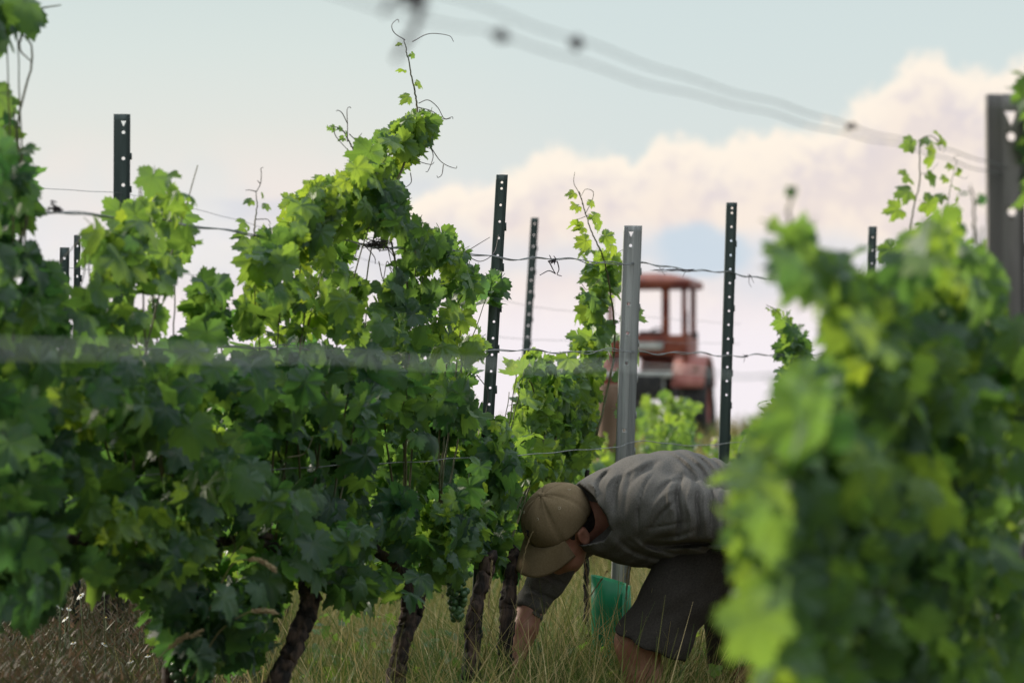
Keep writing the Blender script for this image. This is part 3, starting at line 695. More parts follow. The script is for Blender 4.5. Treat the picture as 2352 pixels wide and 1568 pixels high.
# ------------------------------------------------------------------ posts
def post(label, row, Xt, Yt, Xb, Yb, width, M, holes, off=0.0, tri=False, ridges=3, hx=-.08, hr=.0045, depth=.028, group='perforated steel vineyard posts'):
    """folded steel profile: a ribbed web with punched holes and two returned flanges"""
    top = PR(row, Xt, Yt, off); d = row_depth(row, Xt)
    sl = (Xt-Xb)/float(Yt-Yb)                                   # lean, per unit of height
    H = top[2]+.25
    base = top + np.array([sl*-H*-1.0, 0, 0])*0
    root_loc = np.array([top[0]+sl*(top[2]), top[1], 0.0])
    root = empty('trellis_post', label, 'post', root_loc, group)
    w = width/2
    # cross section: x, y (y towards the back)
    xs, ys = [-w+.006, -w, -w], [depth, depth-.004, 0.0]
    k_ = 2*ridges
    hc = hx*width; hw = hr*1.7
    left = np.linspace(-w, hc-hw, k_+1)[1:]; right = np.linspace(hc+hw, w, k_+3)
    amp = .0055
    for i, x in enumerate(left): xs.append(x); ys.append(amp if (i % 2 == 0 and i < len(left)-1) else 0.0)
    hole_col = len(xs)-1
    for i, x in enumerate(right): xs.append(x); ys.append(amp if (i % 2 == 1 and i < len(right)-1) else 0.0)
    xs += [w, w-.006]; ys += [depth-.004, depth]
    ha = sorted(holes)
    zc = [0.0]
    for h in ha: zc += [h-hw, h+hw]
    zc.append(H)
    nx, nz = len(xs), len(zc)
    V = [[xs[i], ys[i], -zc[j]] for j in range(nz) for i in range(nx)]
    Q, T = [], []
    for j in range(nz-1):
        for i in range(nx-1):
            a, b, c, e = j*nx+i, j*nx+i+1, (j+1)*nx+i+1, (j+1)*nx+i
            if i == hole_col and j % 2 == 1 and j < nz-1:
                cx, cz = (xs[i]+xs[i+1])/2, (zc[j]+zc[j+1])/2
                n0 = len(V)
                if tri and j == 1: ring = [(-.9, 1.0), (.9, 1.0), (.45, .1), (0, -1.0), (-.45, .1)]; ring = [(-1.0, 1.0), (0, 1.0), (1.0, 1.0), (.62, .3), (.3, -.45), (0, -1.1), (-.3, -.45), (-.62, .3)]; sc = hr*1.5
                else: ring = [(math.cos(R(135-45*q)), math.sin(R(135-45*q))) for q in range(8)]; sc = hr
                for (px, pz) in ring: V.append([cx+px*sc, (ys[i]+ys[i+1])/2, -cz+pz*sc])
                outer = [(a, None), None]
                # outer loop: corner, mid, corner, mid ...
                mids = len(V)
                V.append([cx, 0, -zc[j]]); V.append([xs[i+1], 0, -cz]); V.append([cx, 0, -zc[j+1]]); V.append([xs[i], 0, -cz])
                ol = [a, mids, b, mids+1, c, mids+2, e, mids+3]
                for q in range(8): Q.append([ol[q], ol[(q+1) % 8], n0+(q+1) % 8, n0+q])
            else: Q.append([a, b, c, e])
    V = np.array(V, float)
    # row posts face along the camera side of the row, turned slightly
    ang = R(6); c_, s_ = math.cos(ang), math.sin(ang)
    V = np.stack([V[:, 0]*c_-V[:, 1]*s_, V[:, 0]*s_+V[:, 1]*c_, V[:, 2]], -1)
    V[:, 0] += -V[:, 2]*-sl*-1.0*0 + (-V[:, 2])*sl*1.0
    o = build('profile', V+top, [np.array(Q)], M, root, False)
    md = o.modifiers.new('sheet', 'SOLIDIFY'); md.thickness = .0022; md.offset = 1
    mb = MB()
    for i in range(1, int(H/.11)):
        z = -i*.11-.03
        p = top+np.array([w*c_+.001-z*sl, w*s_+depth*.5, z]); mb.box(p, (.006, .009, .022))
    mb.build('wire_hooks', M, root, False)
    return root
hp = lambda ys_, s: [y*s for y in ys_]
s1 = row_depth(MAIN, 1455)/F
gp = post('pale grey ribbed steel post rising directly behind the back of the man', MAIN, 1455, 518, 1436, 1060, .054, STEEL, hp([20, 46, 180, 247, 316, 470], s1), tri=True, hr=.0052, hx=-.12)
s1 = row_depth(MAIN, 280)/F
s1 = row_depth(BACK, 280)/F
post('blurred dark post sticking out of the rounded vine crown at left', BACK, 280, 262, 278, 800, .054, GREENP, hp([22, 42, 102, 163], s1), tri=True, hx=.1, ridges=2, hr=.006)
s1 = row_depth(MAIN, 1150)/F
post('dark perforated post between the airy vine and the thin green post', MAIN, 1154, 401, 1122, 960, .030, GREENP, [x*s1 for x in [18, 32, 70, 108, 146, 186, 222, 260, 300, 338, 376, 414, 452, 490, 528]], hx=0, ridges=1, hr=.0036)
s1 = row_depth(MAIN, 1680)/F
post('dark green post with a full line of holes right of the tractor', MAIN, 1682, 465, 1664, 1060, .034, GREENP, [x*s1 for x in [13, 24, 56, 88, 121, 153, 185, 217, 249, 281, 313, 346, 378, 410, 442]], hx=0, ridges=1, hr=.0042)
s1 = row_depth(MAIN, 2005)/F
post('short glimpse of dark post top behind the blurred bush', MAIN, 2006, 520, 2000, 700, .030, GREENP, [x*s1 for x in [25, 55, 85]], hx=0, ridges=1, hr=.004)
s1 = row_depth(NEAR, 2310)/F
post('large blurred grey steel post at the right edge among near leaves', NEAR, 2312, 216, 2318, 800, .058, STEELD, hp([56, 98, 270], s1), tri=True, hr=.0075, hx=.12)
s1 = row_depth(BACK, 1225)/F
post('thin green post with holes between the dark post and the slender shoot', BACK, 1229, 500, 1210, 800, .034, GREENP, [x*s1 for x in [14, 40, 66, 92, 118, 144, 170, 196, 222, 248, 274]], hx=0, ridges=1, hr=.0042)
s1 = row_depth(BACK, 160)/F
post('shorter of two blurred dark posts behind the gap at left', BACK, 148, 568, 145, 800, .029, GREENP, [x*s1 for x in [25, 60, 95]], hx=0, ridges=1)
post('taller of two blurred dark posts behind the gap at left', BACK, 177, 540, 176, 800, .020, GREENP, [x*s1 for x in [25, 60, 95]], hx=0, ridges=1)

WOOD = simple('weathered_wood', (.13, .080, .052), (.26, .17, .12), 10, .9, bump=.4, bscale=40, stretch=(1, 1, .12))
PALEWOOD = simple('pale_wood', (.30, .24, .17), (.44, .37, .28), 10, .9, bump=.3, bscale=40, stretch=(1, 1, .12))
def stake(label, X, Y, d, w, M):
    top = W(X, Y, d); root = empty('wooden_stake', label, 'stake', (top[0], d, 0), 'wooden stakes in the rows behind')
    z = np.linspace(0, 1, 12)[:, None]; P = np.array([top[0], d, -.1])+z*np.array([.02, 0, top[2]+.1])
    MB().tube(P, w/2*(1+.06*rng.standard_normal(12)), 10, True, .05).build('shaft', M, root)
    MB().tube([P[-1]-[0, 0, .03], P[-1]+[0, 0, .004]], [w*.53, w*.40], 10).build('worn_top', M, root)
stake('blurred thick brown wooden stake just left of the grey ribbed post', 1392, 884, 12.2, .115, WOOD)
stake('blurred pale wooden stake just left of the dark green post', 1640, 1006, 13.8, .07, PALEWOOD)

# ------------------------------------------------------------------ wires
def wire(label, row, pts, r=.0013, off=0.0, twist=True, sag=.0, M=WIRE, name='trellis_wire', group='trellis wires'):
    P = spline([PR(row, X, Y, off) for X, Y in pts], 260)
    s = np.concatenate([[0], np.cumsum(np.linalg.norm(np.diff(P, axis=0), axis=1))])
    wv = .004*np.sin(s*9+rng.random()*6)+.003*np.sin(s*23+1)
    mb = MB()
    if twist:
        n = 900; t = np.linspace(0, s[-1], n); C = np.stack([np.interp(t, s, P[:, i]) for i in range(3)], -1)
        C[:, 2] += np.interp(t, s, wv)
        for ph in (0, math.pi):
            gap = .0016+.0035*np.clip(np.sin(t*5.3)*np.sin(t*1.7), 0, 1)
            D = C + gap[:, None]*(np.cos(t*16+ph)[:, None]*np.array([0, 0, 1])+np.sin(t*16+ph)[:, None]*ROW_N)
            mb.tube(D, r, 5)
    else:
        P[:, 2] += wv*.4; mb.tube(P, r, 6)
    o = mb.build(name, M, None, loc=P[0]); tag(o, label, 'wire', group); return o
wire('top twisted wire of the working row, above the man', MAIN, [(-250, 447), (100, 480), (640, 540), (1130, 588), (1470, 607), (1800, 641), (2300, 685)], .0015)
wire('middle twisted wire of the working row crossing the tractor', MAIN, [(-250, 806), (600, 800), (1130, 806), (1470, 808), (1800, 817), (2300, 812)], .0013)
wire('smooth lower wire of the working row just above the back of the man', MAIN, [(-250, 1135), (230, 1098), (900, 1062), (1380, 1030), (1470, 1013), (1700, 1016), (2300, 952)], .0013, .02, False)
wire('upper of the two big blurred wires across the sky', NEAR, [(200, -270), (1050, -5), (1330, 98), (1780, 238), (1960, 290), (2350, 392), (2500, 430)], .00095, 0, False)
wire('lower of the two big blurred wires across the sky', NEAR, [(200, -190), (990, 50), (1140, 82), (1430, 172), (1800, 272), (2100, 345), (2500, 460)], .00095, -.03, False)
wire('very blurred pale wire at eye height across the dark leaves', NEAR, [(-400, 775), (0, 790), (700, 822), (1480, 846), (1760, 860), (2300, 850)], .0011, 0, False, M=PALEWIRE)
wire('faint thin upper wire of the row behind', BACK, [(-100, 420), (100, 432), (450, 480), (1160, 690), (1400, 720), (1700, 745)], .0010, 0, False)
wire('faint thin lower wire of the row behind', BACK, [(-100, 612), (160, 616), (500, 640), (1100, 770), (1700, 790)], .0010, 0, False)

# dried tendrils left on the wires
def dry_clump(label, row, c, pieces, knot=(14, 9), n=5, r=.0022, off=0.0):
    base = PR(row, c[0], c[1], off)
    root = empty('dried_tendril', label, 'dried tendril', base, 'dried tendrils left on the wires')
    sc = row_depth(row, c[0])/F
    mb = MB()
    for i in range(n):
        q = np.stack([knot[0]*np.clip(rng.normal(size=9)*.55, -1.2, 1.2), knot[1]*.7*rng.normal(size=9), knot[1]*.7*rng.normal(size=9)], -1)*sc
        mb.tube(base+spline(q, 48), r*(.35+.4*rng.random()), 5)
    mb.build('knot', DRYT, root)
    for q in pieces: tendril(root, row, q, r, DRYT, off, 'stalk')
    return root
dry_clump('dry purple tendril hooked on the top wire left of the slender shoot', MAIN, (1270, 600), [[(1268, 598), (1262, 586)], [(1262, 602), (1272, 622), (1276, 628)], [(1280, 600), (1284, 618), (1280, 630), (1290, 634)],
          [(1276, 628), (1260, 622), (1240, 632)], [(1278, 596), (1272, 588)]], (10, 4), 4, .0019)
dry_clump('tangled dark nest of dry tendrils on the wire inside the airy vine', MAIN, (862, 560), [[(825, 560), (812, 600)], [(840, 566), (860, 590), (862, 606)], [(880, 560), (905, 590), (912, 620)], [(890, 565), (900, 610)]], (42, 12), 10, .0014, .05)
dry_clump('dry purple tendril on the wire left of the tall dark post', MAIN, (128, 480), [[(128, 480), (118, 462), (130, 465)], [(128, 482), (150, 490), (190, 492)]], (16, 6), 4, .0022)
dry_clump('heavily blurred dark tendril hanging from the near wires at the top', NEAR, (950, 0), [[(960, -40), (970, 0), (955, 60), (932, 92), (910, 140)], [(930, -20), (895, 5), (880, 30)], [(968, 0), (950, 70), (908, 132)]], (34, 14), 3, .0034)
dry_clump('blurred knot on the lower big wire near the top', NEAR, (1150, 82), [[(1130, 76), (1170, 92)]], (16, 8), 5, .0024)
dry_clump('blurred knot on the upper big wire near the top', NEAR, (1325, 98), [[(1310, 96), (1340, 106)]], (14, 9), 5, .0024)
dry_clump('blurred reddish knot on the upper big wire in front of the cloud', NEAR, (1955, 290), [[(1945, 288), (1968, 294)]], (12, 6), 4, .002)
dry_clump('small dry tendril dangling from the top wire right of the green post', MAIN, (1722, 634), [[(1722, 634), (1720, 648), (1726, 660)], [(1724, 634), (1732, 650)]], (6, 3), 3, .0012)
dry_clump('small dry tendril dangling from the middle wire right of the green post', MAIN, (1712, 818), [[(1712, 818), (1708, 832)]], (8, 3), 3, .0012)
dry_clump('small dry tendrils on the top wire over the tractor', MAIN, (1548, 620), [[(1515, 615), (1528, 632)], [(1575, 622), (1568, 636)]], (60, 3), 3, .0011)

# ------------------------------------------------------------------ tractor
def make_tractor():
    D = 35.0; c = W(1503, 810, D); base = np.array([c[0], D+.5, 0.0]); rz = R(-12)
    t = empty('tractor', 'old red tractor with open windowed cab parked beyond the vine rows', 'tractor', base, None, rz)
    RED = simple('tractor_red', (.135, .024, .016), (.28, .075, .040), 5, .55, bump=.1, lo=.3, hi=.7)
    RED2 = simple('faded_red', (.31, .10, .085), (.40, .16, .13), 6, .6)
    DARK = simple('tyre_rubber', (.02, .02, .022), (.045, .042, .04), 14, .9, bump=.4)
    MUD = simple('muddy_rubber', (.16, .10, .065), (.30, .20, .14), 6, .95, bump=.5)
    PALE = simple('pale_metal', (.36, .37, .36), (.55, .55, .52), 5, .5, .3)
    def part(name, mb, M, par=None, smooth=False, bevel=.0):
        o = mb.build(name, M, None, smooth); o.parent = par or t
        if bevel:
            b = o.modifiers.new('edge', 'BEVEL'); b.width = bevel; b.segments = 2; b.limit_method = 'ANGLE'
        return o
    x0, x1, y0, y1 = -.54, .54, -.5, .75
    zb, zt = 1.60, 2.30
    # roof: slightly domed slab with overhang
    n = 9; V = []; 
    xs = np.linspace(x0-.13, x1+.10, n); ys = np.linspace(y0-.12, y1+.1, n)
    for zz in (0, 1):
        for j in range(n):
            for i in range(n):
                u, w = (i/(n-1)-.5)*2, (j/(n-1)-.5)*2
                V.append([xs[i], ys[j], 2.29 if zz == 0 else 2.40+.12*(1-abs(u)**2.6)*(1-abs(w)**3)+.0])
    Q = []
    for zz in (0, 1):
        for j in range(n-1):
            for i in range(n-1):
                a = zz*n*n+j*n+i; q = [a, a+1, a+n+1, a+n]; Q.append(q if zz else q[::-1])
    for i in range(n-1):
        for (a, b) in ((i, i+1), ((n-1)*n+i+1, (n-1)*n+i), ((i+1)*n, i*n), (i*n+n-1, (i+1)*n+n-1)): Q.append([a, b, b+n*n, a+n*n])
    mb = MB(); mb.add(V, Q); part('roof', mb, RED, None, False, .02)
    for (px, py, w_) in ((x0, y0, .07), (x1, y0, .07), (x0+.06, y1, .07), (x1-.04, y1, .08), (.27, y0+.005, .11)):
        mb = MB(); mb.box((px, py, (zb+zt)/2), (w_, .07, zt-zb+.02)); part('cab_pillar', mb, RED, None, False, .01)
    mb = MB(); mb.box((0, y0-.01, 1.46), (1.12, .06, .30)); part('rear_panel', mb, RED, None, False, .015)
    mb = MB(); mb.box((x1+.01, .12, 1.40), (.06, 1.2, .42)); part('side_panel', mb, RED, None, False, .015)
    mb = MB(); mb.box((x0-.01, .12, 1.40), (.06, 1.2, .42)); part('side_panel', mb, RED, None, False, .015)
    mb = MB(); mb.box((0, .75, 1.46), (1.0, .05, .30)); part('front_panel', mb, RED, None, False, .015)
    mb = MB(); mb.box((0, 1.6, 1.12), (.62, 1.65, .55)); part('hood', mb, RED, None, False, .05)
    mb = MB(); mb.box((0, .5, .85), (.5, 2.6, .35)); part('chassis', mb, DARK, None, False, .03)
    mb = MB(); mb.box((0, .15, 1.32), (.46, .42, .12)); mb.box((0, .0, 1.52), (.44, .09, .3)); part('seat', mb, DARK, None, False, .04)
    mb = MB(); a = np.linspace(0, 2*math.pi, 20); mb.tube(np.stack([.17*np.cos(a), .58+.06*np.sin(a), 1.55+.17*np.sin(a)], -1), .014, 6); part('steering_wheel', mb, DARK, None, True)
    for sx, nm in ((1, RED2), (-1, RED)):
        mb = MB(); th = np.linspace(R(20), R(160), 15); V = []; Q = []
        for i, q in enumerate(th):
            for xx in (.38, .86):
                for rr in (.66, .69): V.append([sx*xx, -.1+rr*math.cos(q)*1.0, .62+rr*math.sin(q)])
        for i in range(len(th)-1):
            b = i*4
            Q += [[b, b+2, b+6, b+4], [b+1, b+5, b+7, b+3], [b, b+4, b+5, b+1], [b+2, b+3, b+7, b+6]]
        Q += [[0, 1, 3, 2], [len(V)-4, len(V)-2, len(V)-1, len(V)-3]]
        mb.add(V, Q); part('fender', mb, nm, None, False)
        mb = MB(); mb.ball((sx*.72, -.62, 1.14), (.05, .03, .06)); part('tail_light', mb, RED2, None, True)
    def wheel(x, y, r, w_, M, rimM):
        mb = MB(); prof = [(-.5, .55), (-.5, .88), (-.34, .97), (0, 1.0), (.34, .97), (.5, .88), (.5, .55)]; n_ = 48; V = []; Q = []
        for i in range(n_):
            a_ = 2*math.pi*i/n_
            for k2, (px, pr) in enumerate(prof):
                lug = 1.035 if ((i+(2 if px > 0 else 0)) % 4 < 2 and pr > .9) else 1.0
                V.append([x+px*w_, y+r*pr*lug*math.cos(a_), r+r*pr*lug*math.sin(a_)])
        m_ = len(prof)
        for i in range(n_):
            for k2 in range(m_-1): Q.append([i*m_+k2, i*m_+k2+1, ((i+1) % n_)*m_+k2+1, ((i+1) % n_)*m_+k2])
        mb.add(V, Q); ty = part('wheel', mb, M, None, True)
        mb = MB(); V = []; Q = []; T = []
        ring = [(-.30, .56), (-.22, .50), (-.12, .30), (-.16, .16), (-.20, .14), (.20, .14), (.16, .16), (.12, .3), (.22, .5), (.30, .56)]
        for i in range(n_):
            a_ = 2*math.pi*i/n_
            for (px, pr) in ring: V.append([x+px*w_*1.4, y+r*pr*math.cos(a_), r+r*pr*math.sin(a_)])
        m_ = len(ring)
        for i in range(n_):
            for k2 in range(m_-1): Q.append([i*m_+k2, i*m_+k2+1, ((i+1) % n_)*m_+k2+1, ((i+1) % n_)*m_+k2])
        mb.add(V, Q); rm = part('rim', mb, rimM, ty, True)
        return ty
    wheel(.66, -.1, .60, .40, DARK, RED2)
    tag(wheel(-.66, -.1, .60, .40, MUD, RED), 'tyre caked with pale brown mud')
    wheel(.52, 2.1, .36, .22, DARK, RED2); wheel(-.52, 2.1, .36, .22, DARK, RED2)
    mb = MB(); mb.box((-.1, -.72, 1.04), (1.0, .07, .09)); mb.box((-.35, -.66, .8), (.06, .06, .5)); mb.box((.25, -.66, .8), (.06, .06, .5)); part('linkage_bar', mb, PALE, None, False, .01)
    mb = MB(); mb.box((-.02, -.56, 1.45), (.52, .02, .11)); part('rear_plate', mb, PALE, None, False, .005)
    mb = MB(); mb.tube([(x1+.02, -.45, 1.62), (x1+.14, -.48, 1.62)], .012, 6); mb.box((x1+.16, -.48, 1.6), (.07, .03, .1)); part('mirror', mb, DARK, None, False)
    mb = MB(); mb.tube([(.22, 2.0, 1.3), (.22, 2.0, 2.0)], .03, 10); part('exhaust_pipe', mb, DARK, None, True)
make_tractor()

# ------------------------------------------------------------------ green plastic sleeves
def sleeve(label, X, Y, d, r, h, tilt=0.0):
    m, k = mat('green_plastic'); out = k.n('ShaderNodeOutputMaterial')
    p = k.n('ShaderNodeBsdfPrincipled'); tc = k.n('ShaderNodeTexCoord'); n = k.noise(tc.outputs['Object'], 12, 4)
    k.link(k.mix(n, (.015, .20, .10), (.03, .29, .15)), p.inputs['Base Color']); p.inputs['Roughness'].default_value = .4
    tr = k.n('ShaderNodeBsdfTranslucent'); tr.inputs[0].default_value = (.03, .42, .22, 1)
    mx = k.n('ShaderNodeMixShader'); mx.inputs[0].default_value = .5
    k.link(p.outputs[0], mx.inputs[1]); k.link(tr.outputs[0], mx.inputs[2]); k.link(mx.outputs[0], out.inputs[0])
    top = W(X, Y, d); base = np.array([top[0], d, top[2]-h])
    n_ = 40; V = []; Q = []; zs = np.linspace(0, 1, 9)
    for z in zs:
        for i in range(n_):
            a = 2*math.pi*i/n_
            rr = r*(1+.04*math.sin(a*3+z*4)+.03*(rng.random()-.5)); rr *= 1-.10*z
            V.append([base[0]+rr*math.cos(a), base[1]+rr*math.sin(a), base[2]+z*h+(z > .99)*(-tilt*math.cos(a)*r)])
    for j in range(len(zs)-1):
        for i in range(n_): Q.append([j*n_+i, j*n_+(i+1) % n_, (j+1)*n_+(i+1) % n_, (j+1)*n_+i])
    root = empty('plant_sleeve', label, 'plant sleeve', base, 'green plastic sleeves')
    o = build('tube', V, [np.array(Q)], m, root); s_ = o.modifiers.new('wall', 'SOLIDIFY'); s_.thickness = .002
    MB().box(base+np.array([r*.5, -r*.86, h*.5]), (.006, .004, h*.9)).build('seam', m, root)
    return root
sleeve('green plastic sleeve standing in the grass behind the knees of the man', 1404, 1332, 7.1, .064, .64, .25)
sleeve('blurred green plastic sleeve in the vines before the right tractor wheel', 1572, 922, 24.0, .10, .5)

# ------------------------------------------------------------------ implicit surfaces for the figure
class Field:
    def __init__(s, lo, hi, h):
        s.lo = np.array(lo, float); s.h = h; s.n = np.ceil((np.array(hi)-s.lo)/h).astype(int)+1
        s.F = np.full(s.n, .5, dtype=np.float32)
        s.ax = [s.lo[i]+h*np.arange(s.n[i]) for i in range(3)]
    def sub(s, lo, hi):
        a = np.clip(np.floor((np.asarray(lo)-s.lo)/s.h).astype(int), 0, s.n-1); b = np.clip(np.ceil((np.asarray(hi)-s.lo)/s.h).astype(int)+1, 1, s.n)
        sl = tuple(slice(a[i], b[i]) for i in range(3))
        return sl, s.ax[0][sl[0]][:, None, None], s.ax[1][sl[1]][None, :, None], s.ax[2][sl[2]][None, None, :]
    def blend(s, sl, d, k):
        A = s.F[sl]; d = d.astype(np.float32)
        if k > 0:
            hh = np.maximum(k-np.abs(A-d), 0)/k; s.F[sl] = np.minimum(A, d)-hh*hh*k*.25
        else: s.F[sl] = np.minimum(A, d)
    def cone(s, a, b, ra, rb, k=.02, ys=1.0):
        """round cone from a to b; ys < 1 widens it along y"""
        a = np.asarray(a, float); b = np.asarray(b, float); m = max(ra, rb)/ys+.06
        sl, X, Y, Z = s.sub(np.minimum(a, b)-m, np.maximum(a, b)+m)
        yc = (a[1]+b[1])/2
        A = a*1.0; B = b*1.0
        A[1] = yc+(a[1]-yc)*ys; B[1] = yc+(b[1]-yc)*ys; Yy = yc+(Y-yc)*ys
        d = B-A; L2 = max((d*d).sum(), 1e-9)
        t = np.clip(((X-A[0])*d[0]+(Yy-A[1])*d[1]+(Z-A[2])*d[2])/L2, 0, 1)
        q = np.sqrt((X-A[0]-t*d[0])**2+(Yy-A[1]-t*d[1])**2+(Z-A[2]-t*d[2])**2)-(ra+(rb-ra)*t)
        s.blend(sl, q, k)
    def chain(s, pts, k=.02, ys=1.0):
        for (a, ra), (b, rb) in zip(pts[:-1], pts[1:]): s.cone(a, b, ra, rb, k, ys)
    def ell(s, c, axes, rad, k=.02, cut=False):
        c = np.asarray(c, float); m = max(rad)+.05
        sl, X, Y, Z = s.sub(c-m, c+m)
        u = [((X-c[0])*ax[0]+(Y-c[1])*ax[1]+(Z-c[2])*ax[2])/r for ax, r in zip(axes, rad)]
        l = np.sqrt(u[0]**2+u[1]**2+u[2]**2); g = np.sqrt((u[0]/rad[0])**2+(u[1]/rad[1])**2+(u[2]/rad[2])**2)+1e-6
        d = l*(l-1)/g
        if cut:
            A = s.F[sl]; d = -d.astype(np.float32); hh = np.maximum(k-np.abs(A-d), 0)/max(k, 1e-6); s.F[sl] = np.maximum(A, d)+hh*hh*k*.25
        else: s.blend(sl, d, k)
    def cut_cone(s, a, b, ra, rb):
        a = np.asarray(a, float); b = np.asarray(b, float); m = max(ra, rb)+.03
        sl, X, Y, Z = s.sub(np.minimum(a, b)-m, np.maximum(a, b)+m); d = b-a; L2 = (d*d).sum()
        t = np.clip(((X-a[0])*d[0]+(Y-a[1])*d[1]+(Z-a[2])*d[2])/L2, 0, 1)
        q = np.sqrt((X-a[0]-t*d[0])**2+(Y-a[1]-t*d[1])**2+(Z-a[2]-t*d[2])**2)-(ra+(rb-ra)*t)
        s.F[sl] = np.maximum(s.F[sl], -q.astype(np.float32))
    def mesh(s):
        F_ = s.F; n = np.array(F_.shape); neg = F_ < 0
        cnt = np.zeros(n-1, np.int8); acc = np.zeros((*(n-1), 3), np.float32); ne = np.zeros(n-1, np.float32)
        cs = lambda o: tuple(slice(o[i], n[i]-1+o[i]) for i in range(3))
        for ax in range(3):
            o1, o2 = [(i, j) for i in (0, 1) for j in (0, 1)], None
            oth = [i for i in range(3) if i != ax]
            for (p, q) in o1:
                a = [0, 0, 0]; a[oth[0]] = p; a[oth[1]] = q; b = list(a); b[ax] = 1
                fa, fb = F_[cs(a)], F_[cs(b)]; c = neg[cs(a)] != neg[cs(b)]
                t = np.where(c, fa/np.where(c, fa-fb, 1), 0)
                ne += c
                acc[..., ax] += t
                acc[..., oth[0]] += c*p; acc[..., oth[1]] += c*q
        act = ne > 0; idx = np.full(n-1, -1, np.int64); idx[act] = np.arange(act.sum())
        ijk = np.stack(np.nonzero(act), -1); V = s.lo+s.h*(ijk+acc[act]/ne[act][:, None])
        Qs = []
        for ax in range(3):
            u, w = (ax+1) % 3, (ax+2) % 3
            a = [slice(1, -1)]*3; a[ax] = slice(0, -1); b = list(a); b[ax] = slice(1, None)
            na, nb = neg[tuple(a)], neg[tuple(b)]; c = na != nb
            g = np.stack(np.nonzero(c), -1); 
            if not len(g): continue
            g[:, u] += 1; g[:, w] += 1
            eu = np.eye(3, dtype=int)[u]; ew = np.eye(3, dtype=int)[w]
            f = lambda q: idx[q[:, 0], q[:, 1], q[:, 2]]
            quad = np.stack([f(g-eu-ew), f(g-ew), f(g), f(g-eu)], -1)
            flip = ~na[c]; quad[flip] = quad[flip][:, ::-1]
            Qs.append(quad)
        return V, np.concatenate(Qs)

def relax(V, Q, it=2, lam=.5):
    E = np.concatenate([Q[:, [0, 1]], Q[:, [1, 2]], Q[:, [2, 3]], Q[:, [3, 0]]])
    for _ in range(it):
        S = np.zeros_like(V); c = np.zeros(len(V))
        np.add.at(S, E[:, 0], V[E[:, 1]]); np.add.at(c, E[:, 0], 1)
        V = V+lam*(S/c[:, None]-V)
    return V

